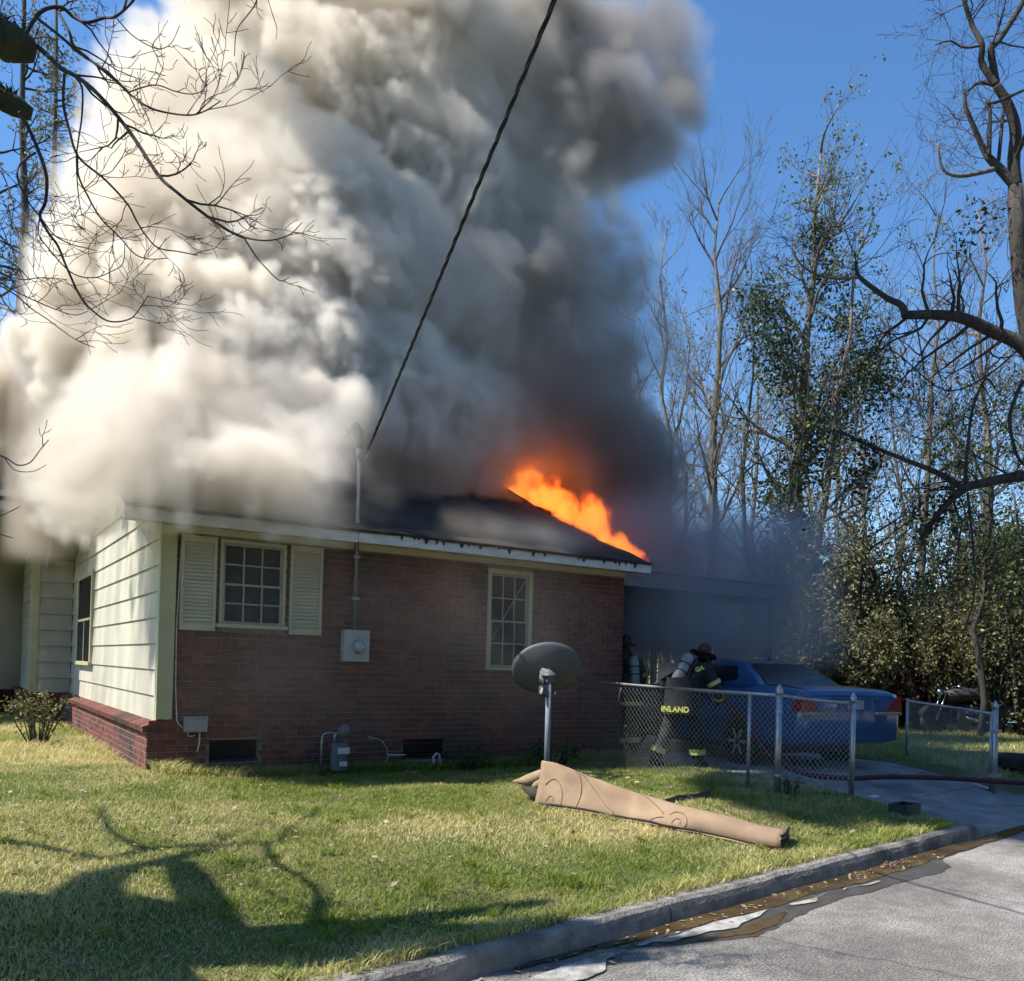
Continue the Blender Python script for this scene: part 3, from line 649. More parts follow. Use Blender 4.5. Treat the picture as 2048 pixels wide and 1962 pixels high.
o = T('garden_hose', 'short pale garden hose looping down from a wall tap', 'hose', (2.38, -.03, .66))
MB().tube([(0, .02, .02), (0, -.06, .02)], .014, 8).build('tap', MAT['galv'], o, True); MB().lathe([(.028, 0), (.028, .01)], (0, -.04, .045), n=10).build('tap_handle', MAT['galv'], o)
MB().tube([(.0, -.06, .02), (.06, -.07, .03), (.14, -.09, -.01), (.20, -.10, -.10), (.21, -.11, -.20), (.17, -.12, -.29), (.08, -.13, -.33)], .010, 8).build('hose', mat('hose_grey', (.30, .31, .30), (.24, .25, .24), 8, .5), o, True)
MB().tube([(.20, -.1, -.17), (.32, -.1, -.18), (.47, -.08, -.185)], .009, 6).build('pipe', MAT['white'], o, True)

o = T('stake', 'small bent pale metal stake at the wall foot beside the vent', 'stake', (3.16, -.28, .30))
MB().tube([(0, 0, -.03), (-.02, 0, .16), (.02, 0, .20), (.06, 0, .19), (.09, 0, 0)], .013, 6).build('stake_rod', MAT['white'], o, True)

# satellite dish: back of the reflector towards us
o = T('satellite_dish', 'grey satellite dish on a steel pole, its back to the street', 'satellite dish', (3.98, -1.52, float(gz(3.98, -1.52))))
dz = o.location.z
nrm = Vector((.42, .80, .40)).normalized(); ux = nrm.cross(Vector((0, 0, 1))).normalized(); uy = ux.cross(nrm)
cc = Vector((.07, .16, 1.60-dz)); tilt = R(8); ux, uy = ux*math.cos(tilt)+uy*math.sin(tilt), uy*math.cos(tilt)-ux*math.sin(tilt)
def dish_ring(r, back): return [cc+ux*(math.cos(a)*.415*r)+uy*(math.sin(a)*.33*r)+nrm*(-(1-r*r)*.09-back) for a in [2*math.pi*k/40 for k in range(40)]]
d = MB(); d.rings([dish_ring(r, .006) for r in (.02, .25, .5, .72, .9, 1.0)]+[dish_ring(1.0, -.006)]+[dish_ring(r, -.004) for r in (.9, .72, .5, .25, .02)])
d.build('reflector', MAT['dish'], o, True)
MB().tube([(0, 0, -.1), (0, 0, 1.20)], .033, 14).build('pole', mat('pole_paint', (.27, .29, .33), (.2, .22, .26), 12, .5, .1, 40), o, True)
MB().hexa([(-.07, -.05, 1.12), (.07, -.05, 1.12), (.08, .10, 1.12), (-.08, .10, 1.12), (-.03, -.03, 1.25), (.04, -.03, 1.25), (.05, .14, 1.31), (-.04, .14, 1.31)]).build('bracket', mat('bracket_grey', (.15, .155, .165), (.12, .125, .13), 8, .6), o, bevel=.01)
MB().lathe([(.09, 0), (.09, .02), (.06, .05)], (0, .0, 1.19), n=16).build('clamp', MAT['dish'], o, True)
MB().tube([(-.05, -.02, 1.2), (-.11, -.02, 1.10), (-.10, -.02, .98), (-.02, -.03, .95)], .010, 6).build('coax_cable', MAT['black'], o, True)
MB().box((-.13, -.05, .98), (-.05, .02, 1.08)).build('junction', MAT['dish'], o, bevel=.005)
MB().tube([(-.14, -.05, 1.0), (-.125, -.05, 1.06)], .012, 6).build('bolt', MAT['white'], o); MB().tube([(.055, -.05, .98), (.06, -.05, 1.02)], .010, 6).build('bolt', MAT['white'], o)
feed = cc+nrm*.55-uy*.30
MB().tube([cc-uy*.32+nrm*.0, feed], .014, 6).build('feed_arm', MAT['steel'], o, True); MB().lathe([(.03, 0), (.04, .08), (.02, .1)], feed, -nrm, 10).build('feed_horn', MAT['black'], o, True)

# ------------------------------------------------------------------ chain-link fence and gate
def chain(mb, a, b, z0, z1, pitch=.072, r=.0028):
    """zig-zag wires filling the panel a-b from z0 to z1 (functions of 0..1)"""
    a, b = Vector(a), Vector(b); W = (b-a).length; H_ = z1(0)-z0(0); n = int((W+H_)/pitch)
    for s in (1, -1):
        for i in range(-1, n+2):
            # line u = i*pitch + s*(v) clipped
            u0 = i*pitch-(H_ if s > 0 else 0); u1 = u0+s*H_ if s > 0 else i*pitch-H_
            p, q = (u0, 0.0), (u1 if s > 0 else i*pitch-H_, H_)
            if s < 0: p, q = (i*pitch, 0.0), (i*pitch-H_, H_)
            (ua, va), (ub, vb) = p, q
            def clip(ua, va, ub, vb):
                t0, t1 = 0.0, 1.0; du = ub-ua
                if abs(du) < 1e-9: return None
                for lim, sg in ((0, 1), (W, -1)):
                    t = (lim-ua)/du
                    if (du*sg) > 0: t0 = max(t0, t)
                    else: t1 = min(t1, t)
                return (t0, t1) if t1-t0 > .01 else None
            c_ = clip(ua, va, ub, vb)
            if not c_: continue
            nseg = max(1, int((c_[1]-c_[0])*H_/pitch)); pts = []
            for k in range(nseg+1):
                t = c_[0]+(c_[1]-c_[0])*k/nseg; uu = ua+(ub-ua)*t; vv = va+(vb-va)*t; f = uu/W; g = a.lerp(b, f)
                sd = (b-a).normalized().cross(Vector((0, 0, 1)))*(.004*s*(-1 if k % 2 else 1))
                zz = z0(f)+(z1(f)-z0(f))*vv/H_; pts.append((g.x+sd.x, g.y+sd.y, zz))
            mb.tube(pts, r, 3, cap=False)

PA, PR, PH = Vector((5.79, -3.38, 0)), Vector((6.80, -3.60, 0)), Vector((5.62, -.03, 0))
fence = T('chain_link_fence', 'galvanised chain link fence running from the house to the driveway', 'fence', (PA.x, PA.y, float(gz(PA.x, PA.y))))
fo = fence.location
def fz(p): return float(gz(p.x, p.y, False))
def post(name, p, h, r, parent, off, ball=True):
    z = fz(p); q = (p.x-off.x, p.y-off.y, z-off.z)
    po = MB().tube([(q[0], q[1], q[2]-.1), (q[0], q[1], q[2]+h)], r, 12).build(name, MAT['galv'], parent, True)
    if ball: MB().lathe([(r*1.15, -.03), (r*1.2, .0), (r*1.1, .03), (r*.5, .065), (.004, .085)], (q[0], q[1], q[2]+h), n=12).build('cap', MAT['galv'], po, True)
    return po
post('post', PA, 1.13, .035, fence, fo); post('post', PR, 1.09, .032, fence, fo)
PM = PA.lerp(PH, .12); post('line_post', PM, 1.08, .021, fence, fo, False)
def rail(p, q, h0, h1, r, parent, off, name='top_rail', n=8):
    pts = [(p.lerp(q, i/n).x-off.x, p.lerp(q, i/n).y-off.y, (fz(p)+h0)*(1-i/n)+(fz(q)+h1)*(i/n)-off.z-.012*math.sin(math.pi*i/n)) for i in range(n+1)]
    return MB().tube(pts, r, 10).build(name, MAT['galv'], parent, True)
rail(PA, PH, 1.09, 1.14, .021, fence, fo); rail(PA, PR, 1.09, 1.05, .021, fence, fo)
for f, k in ((.0, .9), (0, .55), (0, .2)): MB().lathe([(.042, -.012), (.042, .012)], (0, 0, k), n=12).build('tension_band', MAT['galv'], fence)
cm = MB(off=fo); chain(cm, PA, PH, lambda f: fz(PA.lerp(PH, f))+.02, lambda f: fz(PA.lerp(PH, f))+1.09+.05*f)
chain(cm, PA, PR, lambda f: fz(PA.lerp(PR, f))+.02, lambda f: fz(PA.lerp(PR, f))+1.08-.03*f)
tag(cm.build('chain_mesh', MAT['wire'], fence), kind='stuff')
MB(off=fo).tube([PH.lerp(PA, .25)+Vector((-.02, 0, 1.36)), PH.lerp(PA, .24)+Vector((-.05, -.02, 1.24)), PH.lerp(PA, .23)+Vector((0, 0, 1.18))], .006, 5).build('tie_wire', MAT['white'], fence, True)

GP, GE = Vector((9.98, -3.54, 0)), Vector((11.45, -1.32, 0))
gate = T('chain_link_gate', 'wide galvanised chain link gate standing open beside the driveway', 'gate', (GP.x, GP.y, fz(GP)))
go_ = gate.location; post('hinge_post', GP, 1.20, .038, gate, go_)
ga, gb = GP+(GE-GP).normalized()*.09, GE
def gp(f, z): p = ga.lerp(gb, f); return (p.x-go_.x, p.y-go_.y, z-go_.z)
zb, zt_ = fz(GP)+.07, fz(GP)+1.10
fr = MB(); fr.tube([gp(0, zb-.04), gp(0, zt_+.03)], .022, 10); fr.tube([gp(1, zb+.06), gp(1, zt_+.12)], .022, 10); fr.tube([gp(0, zb), gp(1, zb+.09)], .021, 10); fr.tube([gp(0, zt_), gp(1, zt_+.08)], .021, 10)
fr.build('gate_frame', MAT['galv'], gate, True)
for z in (.25, .85): MB().box((-.045, -.045, z), (.09, .045, z+.04)).build('hinge', MAT['galv'], gate)
cm = MB(off=go_); chain(cm, ga, gb, lambda f: zb+.02+.08*f, lambda f: zt_-.01+.07*f, r=.0026); tag(cm.build('chain_mesh', MAT['wire'], gate), kind='stuff')
tagm = MB(off=go_).box((GP.x-.30, GP.y-.1, zt_-.20), (GP.x-.12, GP.y-.09, zt_+.02)); 

bf = T('rear_fence', 'low chain link fence with a shiny top rail in front of the hedge', 'fence', (12, 12.5, .3))
bp0, bp1 = at(1640, 1343, 26.0), at(2120, 1352, 27.5)
z0_ = (bp0.z+bp1.z)/2
MB(off=bf.location).tube([bp0, bp0.lerp(bp1, .3)+Vector((0, 0, -.01)), bp0.lerp(bp1, .6), bp1], .022, 8).build('top_rail', MAT['galv'], bf, True)
for i in range(7):
    p = bp0.lerp(bp1, i/6); MB(off=bf.location).tube([(p.x, p.y, .2), (p.x, p.y, p.z)], .02, 8).build('line_post', MAT['galv'], bf, True)
cm = MB(off=bf.location); chain(cm, (bp0.x, bp0.y, 0), (bp1.x, bp1.y, 0), lambda f: .32, lambda f: z0_-.02, pitch=.12, r=.003); tag(cm.build('chain_mesh', MAT['wire'], bf), kind='stuff')

# ------------------------------------------------------------------ blue sedan
MAT['carblue'] = mat('blue_paint', (.032, .10, .25), (.028, .088, .22), 3, .22, 0, 60, coat=.8)
MAT['carglass'] = mat('car_glass', (.010, .013, .018), (.014, .018, .024), 2, .06)
MAT['red_lens'] = mat('red_lens', (.30, .008, .006), (.22, .004, .004), 30, .15, .2, 90)
MAT['chrome'] = mat('chrome', (.62, .64, .68), (.5, .52, .55), 6, .12, metal=1.0)
car = T('car', 'blue four door sedan parked in the driveway, seen from its rear left', 'car', (8.70, -2.30, .225), R(-8.0)); car.scale = (1.0, 1.0, 1.10)
SEC = [  # y, half width, sill z, shoulder z, top z, deck half width
    (.05, .87, .42, .90, .985, .80), (.075, .91, .40, .93, 1.04, .82), (.22, .945, .37, .95, 1.075, .82), (.55, .965, .33, .965, 1.10, .81), (1.0, .98, .30, .97, 1.11, .80),
    (1.35, .985, .28, .97, 1.08, .80), (2.0, .99, .27, .965, 1.05, .80), (3.0, .99, .27, .955, 1.04, .80), (3.75, .985, .28, .94, 1.06, .80), (4.3, .97, .30, .92, 1.02, .78), (4.9, .95, .34, .86, .92, .76), (5.2, .90, .38, .78, .82, .70), (5.33, .80, .42, .70, .74, .62)]
def half(y, w, zs, zh, zt, dw):
    return [(w*.80, y, zs), (w*.955, y, zs+.03), (w*.99, y, zs+.16), (w, y, (zs+zh)/2+.06), (w*.985, y, zh-.05), (w*.95, y, zh+.02), (dw*1.04, y, zt-.02), (dw*.9, y, zt), (dw*.45, y, zt+.012), (0, y, zt+.016)]
rr = []
for s in SEC:
    h = half(*s); rr.append(h+[(-x, y, z) for x, y, z in h[-2::-1]])
body = MB().rings(rr, close=True).build('body', MAT['carblue'], car, True)
def green(z, y0, y1, w0, w1, n=6):   # rounded rectangle ring
    q = .10; pts = []
    for cx_, cy_, a0 in ((w1-q, y1-q, 0), (-w1+q, y1-q, 90), (-w0+q, y0+q, 180), (w0-q, y0+q, 270)):
        for k in range(n+1): a = R(a0+90*k/n); pts.append((cx_+math.cos(a)*q, cy_+math.sin(a)*q, z))
    return pts
GR = [(1.03, .92, 3.88, .83, .80), (1.12, 1.04, 3.68, .80, .775), (1.25, 1.28, 3.36, .73, .72), (1.36, 1.52, 3.05, .665, .665), (1.42, 1.78, 2.78, .61, .615), (1.455, 2.05, 2.52, .52, .53)]
cab = MB().rings([green(*g) for g in GR]).build('roof', MAT['carblue'], car, True)
def lerp_g(z):
    for a, b2 in zip(GR[:-1], GR[1:]):
        if a[0] <= z <= b2[0]: f = (z-a[0])/(b2[0]-a[0]); return [a[i]+(b2[i]-a[i])*f for i in range(5)]
def rear_glass(inset, z0, z1, off):
    rows = []
    for i in range(7):
        z = z0+(z1-z0)*i/6; g = lerp_g(z); w = g[3]-inset; rows.append([(w*(-1+2*k/8)*.96, g[1]-off-.012*(1-(2*k/8-1)**2), z+.004) for k in range(9)])
    return MB().rings(rows, close=False, caps=False)
rw = rear_glass(.085, 1.09, 1.375, .012).build('rear_window', MAT['carglass'], car, True)
rear_glass(.055, 1.075, 1.39, .006).build('window_seal', MAT['black'], car, True)
for sx_ in (-1, 1):
    for ya, yb in ((.40, 1.25), (1.32, 2.25)):   # measured back from the middle of the car: rear and front door glass
        lo = lerp_g(1.075); hi = lerp_g(1.345)
        base = 1.62 if ya < 1 else 2.52
        y0b, y1b = (1.50, 2.42) if ya < 1 else (2.50, 3.52); y0t, y1t = (1.72, 2.40) if ya < 1 else (2.50, 3.04)
        rows = []
        for i in range(5):
            z = 1.07+.285*i/4; g = lerp_g(z); w = (g[3]+g[4])/2+.006; f = i/4
            rows.append([(sx_*w, y0b+(y0t-y0b)*f+((y1b+(y1t-y1b)*f)-(y0b+(y0t-y0b)*f))*k/4, z) for k in range(5)])
        MB().rings(rows, close=False, caps=False).build('side_window', MAT['carglass'], car, True)
    MB().box((sx_*.99-.012, 1.45, .60), (sx_*.99+.012, 4.2, .66)).build('rub_strip', MAT['carblue'], car, bevel=.006)
    MB().box((sx_*.985-.01, 2.1, .80), (sx_*.985+.02, 2.3, .84)).build('door_handle', MAT['carblue'], car, bevel=.008)
    # tail lamp: tall rounded triangle wrapping the corner, bright strip beneath
    prof = [(.0, 0), (.40, 0), (.385, .06), (.33, .13), (.26, .175), (.19, .19), (.12, .175), (.06, .12), (.02, .05)]
    def wrap(u, z, off):      # u runs from the flank round to the tail
        if u < .16: return (sx_*(.918+.16*(.16-u)+off), .065+(.16-u), .80+z)
        return (sx_*(.915-(u-.16)+off*.3), .046-off, .80+z)
    us = [.0, .04, .08, .12, .155, .165, .20, .24, .28, .32, .36, .40]
    def lamp_h(u): return float(np.interp(u, [0, .03, .09, .15, .20, .26, .33, .385, .40], [.03, .09, .155, .185, .195, .175, .12, .05, .02]))
    lm_ = [[wrap(u, lamp_h(u)*k, .014) for k in (0, .33, .66, 1)]+[wrap(u, lamp_h(u), -.04), wrap(u, 0, -.04)] for u in us]
    MB().rings(lm_).build('tail_lamp', MAT['red_lens'], car)
    MB().box((min(sx_*.40, sx_*.915), .022, .755), (max(sx_*.40, sx_*.915), .06, .793)).build('chrome_strip', MAT['chrome'], car, bevel=.004)
    # wheels
    for wy in (1.30, 4.20):
        MB().lathe([(.37, 0), (.37, .012)], (sx_*.985, wy, .34), (sx_, 0, 0), 28).build('wheel_arch', MAT['black'], car)
        wh = MB().lathe([(.20, -.10), (.315, -.10), (.335, -.07), (.335, .05), (.31, .08), (.20, .07)], (sx_*.93, wy, .335), (sx_, 0, 0), 30).build('wheel', MAT['rubber'], car, True)
        MB().lathe([(.205, .06), (.195, .045), (.07, .035), (.03, .055), (.001, .055)], (sx_*.93, wy, .335), (sx_, 0, 0), 24, ).build('rim', MAT['galv'], wh, True)
        for k in range(6):
            a = 2*math.pi*k/6; c0 = Vector((sx_*(.93+.062), wy, .335)); MB().beam(c0+Vector((0, math.cos(a)*.04, math.sin(a)*.04)), c0+Vector((0, math.cos(a)*.19, math.sin(a)*.19)), .04, .02, (1, 0, 0)).build('spoke', MAT['galv'], wh)
bm = []
for y, w, z0, z1 in ((.12, .93, .40, .72), (.03, .95, .39, .74), (-.03, .93, .42, .73), (-.06, .86, .46, .70)):
    pass
ring = lambda k: [(x*k, y, z) for x, y, z in [(-.975, .55, 0), (-.97, .25, 0), (-.93, .08, 0), (-.80, -.01, 0), (-.4, -.055, 0), (0, -.065, 0), (.4, -.055, 0), (.80, -.01, 0), (.93, .08, 0), (.97, .25, 0), (.975, .55, 0)]]
rows = []
for z, k, dy in ((.36, .93, .06), (.38, .985, .015), (.47, 1.005, 0), (.60, 1.01, -.005), (.69, 1.0, .0), (.735, .975, .03), (.742, .90, .09)):
    rows.append([(x, y+dy, z) for x, y, z in ring(k)])
MB().rings(rows, close=False, caps=False).build('rear_bumper', MAT['carblue'], car, True)
MB().box((-.30, .025, .815), (.30, .045, .955)).build('plate_recess', MAT['carblue'], car); MB().box((-.155, .008, .825), (.155, .022, .945)).build('number_plate', mat('plate', (.36, .37, .38), (.28, .29, .31), 20, .5), car, bevel=.004)
for sx_ in (-1, 1): MB().tube([(sx_*.77, .075, 1.03), (sx_*.775, .25, 1.078), (sx_*.76, .6, 1.104), (sx_*.74, .95, 1.115)], .005, 5).build('trunk_gap', MAT['black'], car)
MB().tube([(-.77, .062, 1.0), (-.4, .052, .99), (.4, .052, .99), (.77, .062, 1.0)], .005, 5).build('trunk_gap', MAT['black'], car)
MB().box((-.42, .015, .957), (.42, .05, .975)).build('trunk_lip', MAT['carblue'], car, bevel=.006)
MB().box((-.66, .9, .20), (.66, 5.0, .33)).build('underbody', MAT['black'], car)
for pts in ([(-.25, .98, 1.12), (-.27, .95, 1.20), (-.2, .93, 1.22), (-.17, .95, 1.13)], [(-.02, .98, 1.12), (.03, .93, 1.24), (.09, .94, 1.2), (.06, .96, 1.12)], [(.2, .97, 1.12), (.26, .94, 1.18), (.32, .96, 1.12)]):
    pass

# ------------------------------------------------------------------ firefighters
MAT['gear'] = mat('turnout_navy', (.012, .013, .017), (.022, .022, .025), 10, .9, .5, 50)
MAT['gear_tan'] = mat('turnout_tan', (.075, .062, .035), (.05, .042, .026), 10, .9, .5, 50)
MAT['hiviz'] = mat('reflective_trim', (.52, .58, .09), (.45, .50, .08), 20, .5)
MAT['silver'] = mat('reflective_silver', (.5, .52, .5), (.42, .44, .42), 20, .4)
MAT['maroon'] = mat('helmet_maroon', (.060, .011, .013), (.04, .008, .009), 12, .4)
MAT['tank'] = mat('air_tank', (.36, .35, .32), (.22, .22, .21), 10, .38, .15, 40)
MAT['glove'] = mat('glove', (.05, .04, .03), (.03, .025, .02), 20, .9)
def skin_body(parent, J, bones, m, name='body'):
    names = list(J); idx = {n: i for i, n in enumerate(names)}
    me = bpy.data.meshes.new(name); me.from_pydata([J[n][0] for n in names], [(idx[a], idx[b2]) for a, b2 in bones], []); me.update(); me.materials.append(m)
    o = link(me, name, parent)
    sk = o.modifiers.new('skin', 'SKIN'); sk.use_smooth_shade = True
    sv = me.skin_vertices[0].data if me.skin_vertices else None
    if sv is None:
        bpy.context.view_layer.objects.active = o; bpy.ops.mesh.customdata_skin_add(); sv = me.skin_vertices[0].data
    for n in names:
        r_ = J[n][1]; sv[idx[n]].radius = (r_, r_) if not hasattr(r_, '__len__') else r_
    sv[idx[names[0]]].use_root = True
    sb = o.modifiers.new('sub', 'SUBSURF'); sb.levels = 2; sb.render_levels = 2
    return o
def person(label, loc, rz, P, gear):
    root = thing('person', label, 'firefighter', loc, rz)
    J = {'pelvis': (P['pelvis'], (.20, .17)), 'waist': (P['waist'], (.20, .17)), 'chest': (P['chest'], (.22, .17)), 'neck': (P['neck'], .075), 'chin': (P['chin'], .085), 'crown': (P['crown'], .10)}
    B_ = [('pelvis', 'waist'), ('waist', 'chest'), ('chest', 'neck'), ('neck', 'chin'), ('chin', 'crown')]
    for s in 'lr':
        hip, knee, ankle, toe = P['leg_'+s]; sh, el, wr, hd = P['arm_'+s]
        J.update({'hip'+s: (hip, .125), 'knee'+s: (knee, .098), 'ankle'+s: (ankle, .085), 'heel'+s: ((ankle[0], ankle[1], .06), .065), 'toe'+s: (toe, .055)})
        B_ += [('pelvis', 'hip'+s), ('hip'+s, 'knee'+s), ('knee'+s, 'ankle'+s), ('ankle'+s, 'heel'+s), ('heel'+s, 'toe'+s)]
        J.update({'sh'+s: (sh, .105), 'el'+s: (el, .075), 'wr'+s: (wr, .055), 'palm'+s: (hd, .042)})
        B_ += [('chest', 'sh'+s), ('sh'+s, 'el'+s), ('el'+s, 'wr'+s), ('wr'+s, 'palm'+s)]
        d = (Vector(hd)-Vector(wr)).normalized(); side = d.cross(Vector((0, 0, 1))).normalized(); dn = side.cross(d)
        for k in range(4):
            b0 = Vector(hd)+side*((k-1.5)*.021)+d*.02; L_ = (.045, .052, .049, .038)[k]
            p1 = b0+d*L_-dn*.012; p2 = p1+d*.012-dn*.034
            if dn.z < 0: p1 = b0+d*L_+dn*.012; p2 = p1+d*.012+dn*.034
            J['f%s%da' % (s, k)] = (tuple(p1), .0105); J['f%s%db' % (s, k)] = (tuple(p2), .009); B_ += [('palm'+s, 'f%s%da' % (s, k)), ('f%s%da' % (s, k), 'f%s%db' % (s, k))]
        th = Vector(wr).lerp(Vector(hd), .6)+side*(.05 if s == 'l' else -.05); J['t%sa' % s] = (tuple(th), .013); J['t%sb' % s] = (tuple(th+d*.04-Vector((0, 0, .01))), .010); B_ += [('palm'+s, 't%sa' % s), ('t%sa' % s, 't%sb' % s)]
    body = skin_body(root, J, B_, gear)
    def band(a, b2, f0, r0, f1, r1, nm='reflective_band', m2=None):
        a, b2 = Vector(a), Vector(b2); c0, c1 = a.lerp(b2, f0), a.lerp(b2, f1); MB().tube([c0, c1], [r0, r1], 18, cap=False).build(nm, MAT['hiviz'], body, True)
        MB().tube([c0.lerp(c1, .36), c0.lerp(c1, .64)], [r0*1.012+.001, r1*1.012+.001], 18, cap=False).build(nm, m2 or MAT['silver'], body, True)
    for s in 'lr':
        hip, knee, ankle, toe = P['leg_'+s]; band(knee, ankle, .62, .112, .82, .108)
        sh, el, wr, hd = P['arm_'+s]; band(sh, el, .55, .098, .75, .094); band(el, wr, .55, .079, .80, .074)
    if P.get('hem', True):
        c = Vector(P['pelvis']); MB().rings([[(c.x+math.cos(a)*.245*k, c.y+math.sin(a)*.225*k, z) for a in [2*math.pi*i/24 for i in range(24)]] for k, z in ((.90, c.z+.30), (.96, c.z+.10), (1.03, c.z-.13), (1.06, c.z-.20))], caps=False).build('coat_skirt', gear, body, True)
        if P.get('hemband', True): MB().rings([[(c.x+math.cos(a)*.247*k, c.y+math.sin(a)*.227*k, z) for a in [2*math.pi*i/24 for i in range(24)]] for k, z in ((1.045, c.z-.12), (1.062, c.z-.18))], caps=False).build('reflective_band', MAT['hiviz'], body, True)
    # helmet with long rear brim, face mask
    hc = Vector(P['crown'])+Vector((0, 0, .035)); up = (Vector(P['crown'])-Vector(P['chin'])).normalized(); fw = Vector((0, 1, 0)); fw = (fw-up*fw.dot(up)).normalized(); sd = fw.cross(up)
    rings = []
    for k, h, br in ((1.0, -.045, 1), (1.02, -.03, 1), (.80, -.02, 0), (.78, .03, 0), (.66, .085, 0), (.42, .12, 0), (.1, .135, 0)):
        ring_ = []
        for i in range(28):
            a = 2*math.pi*i/28; c_, s_ = math.cos(a), math.sin(a); ry = .165*k; rx = .138*k
            if br: ry = .175 if s_ > 0 else .255; rx = .175
            ring_.append(hc+sd*(c_*rx)+fw*(s_*ry)+up*(h-(.03*max(0, -s_) if br else 0)))
        rings.append(ring_)
    hm = MB().rings(rings).build('helmet', MAT['maroon'], body, True)
    MB().tube([hc+fw*.14+up*-.01, hc+fw*.15+up*.07, hc+fw*.09+up*.13], [.03, .04, .015], 8).build('crest', MAT['maroon'], hm, True)
    mc = Vector(P['chin'])+fw*.075+up*.03
    MB().lathe([(.085, -.02), (.085, .01), (.06, .045), (.03, .06)], mc, fw, 18).build('face_mask', MAT['black'], body, True)
    MB().tube([mc+fw*.05-up*.03, mc-up*.14+fw*.04, Vector(P['chest'])+fw*.16], .018, 8).build('air_hose', MAT['black'], body, True)
    # air cylinder on the back
    ch, pe = Vector(P['chest']), Vector(P['pelvis']); sp = (ch-pe).normalized(); bk = -(Vector((0, 1, 0))-sp*sp.y).normalized()
    t0 = pe.lerp(ch, .22)+bk*.245+Vector(P.get('tank_shift', (0, 0, 0))); t1 = pe.lerp(ch, 1.34)+bk*.235+Vector(P.get('tank_shift', (0, 0, 0)))
    MB().tube([t0, t0.lerp(t1, .04), t0.lerp(t1, .12), t0.lerp(t1, .86), t0.lerp(t1, .95), t1], [.03, .06, .082, .082, .06, .028], 18).build('air_cylinder', MAT['tank'], body, True)
    for f in (.35, .62): MB().tube([t0.lerp(t1, f), t0.lerp(t1, f+.035)], .087, 18).build('cylinder_strap', MAT['black'], body, True)
    MB().beam(pe+bk*.19+sp*.1, ch+bk*.17+sp*.1, .24, .03, bk).build('backplate', MAT['black'], body)
    return root, body
def lettering(txt, size, parent, loc, rot):
    cu = bpy.data.curves.new('lettering', 'FONT'); cu.body = txt; cu.size = size; cu.extrude = .002; cu.align_x = 'CENTER'; cu.offset = .004; cu.materials.append(MAT['hiviz'])
    tmp = bpy.data.objects.new('tmp_text', cu); me = bpy.data.meshes.new_from_object(tmp); bpy.data.objects.remove(tmp)
    me.name = 'lettering'; o = link(me, 'lettering', parent, MAT['hiviz']); o.location = loc; o.rotation_euler = rot
    return o
PZ = dict(pelvis=(0, -.06, .96), waist=(.0, .03, 1.10), chest=(.0, .20, 1.32), neck=(.0, .32, 1.44), chin=(.0, .39, 1.49), crown=(.0, .43, 1.585),
          leg_l=((-.11, -.04, .90), (-.16, -.16, .52), (-.20, -.36, .14), (-.20, -.18, .05)), leg_r=((.11, .0, .90), (.15, .10, .52), (.16, .12, .14), (.17, .32, .05)),
          arm_l=((-.21, .22, 1.36), (-.29, .36, 1.12), (-.16, .56, 1.02), (-.11, .63, .99)), arm_r=((.21, .22, 1.36), (.31, .32, 1.11), (.20, .50, .96), (.14, .57, .94)), hemband=False)
ff1, fb = person('firefighter in dark turnout gear with maroon helmet and air cylinder, bending by the car', (6.60, -1.08, float(gz(6.60, -1.08))-.03), R(-84), PZ, MAT['gear'])
lettering('INLAND', .105, fb, (.105, -.318, .795), (R(86), 0, R(22)))
lettering('GA', .085, fb, (.235, .03, 1.36), (R(80), R(-20), R(38)))
PK = dict(pelvis=(0, 0, .96), waist=(.0, .02, 1.10), chest=(.0, .06, 1.36), neck=(.0, .09, 1.52), chin=(.0, .12, 1.60), crown=(.0, .13, 1.70),
          leg_l=((-.11, 0, .90), (-.14, .04, .50), (-.15, -.02, .12), (-.15, .16, .05)), leg_r=((.11, 0, .90), (.15, .10, .52), (.16, .05, .12), (.17, .24, .05)),
          arm_l=((-.22, .07, 1.42), (-.30, .10, 1.15), (-.26, .32, 1.05), (-.24, .39, 1.04)), arm_r=((.22, .07, 1.42), (.32, .08, 1.16), (.26, .30, 1.02), (.24, .37, 1.0)))
person('firefighter in tan turnout coat, half hidden behind the house corner in the smoke', (6.86, .42, float(gz(6.86, .42))), R(-12), PK, MAT['gear_tan'])

# fire hose: from the hands, past the car and out along the driveway
MAT['redhose'] = mat('red_hose', (.085, .018, .024), (.055, .012, .016), 14, .75, .3, 60)
hp = [(7.22, -1.12, 1.25), (7.45, -1.4, .95), (7.35, -1.9, .55), (7.3, -2.5, .34), (7.7, -2.9, .30), (8.4, -3.0, .295), (9.2, -3.3, .28), (10.0, -3.75, .24), (11.2, -4.1, .20), (13.5, -4.2, .26)]
cat = []
for i in range(len(hp)-1):
    p0, p1, p2, p3 = [Vector(hp[max(0, min(len(hp)-1, i+k))]) for k in (-1, 0, 1, 2)]
    for k in range(8):
        t = k/8; cat.append(.5*((2*p1)+(p2-p0)*t+(2*p0-5*p1+4*p2-p3)*t*t+(3*p1-p0-3*p2+p3)*t**3))
o = T('fire_hose', 'dark red fire hose lying across the driveway to the firefighter', 'fire hose', hp[5])
MB(off=hp[5]).tube(cat, .033, 10).build('hose_line', MAT['redhose'], o, True)
MB(off=hp[5]).tube([hp[0], Vector(hp[0])+Vector((.08, .08, .04)), Vector(hp[0])+Vector((.25, .22, .08))], [.03, .035, .022], 10).build('nozzle', MAT['black'], o, True)
# ------------------------------------------------------------------ yard things
def cyl_between(mb, a, b, r, n=8): mb.tube([a, b], r, n)

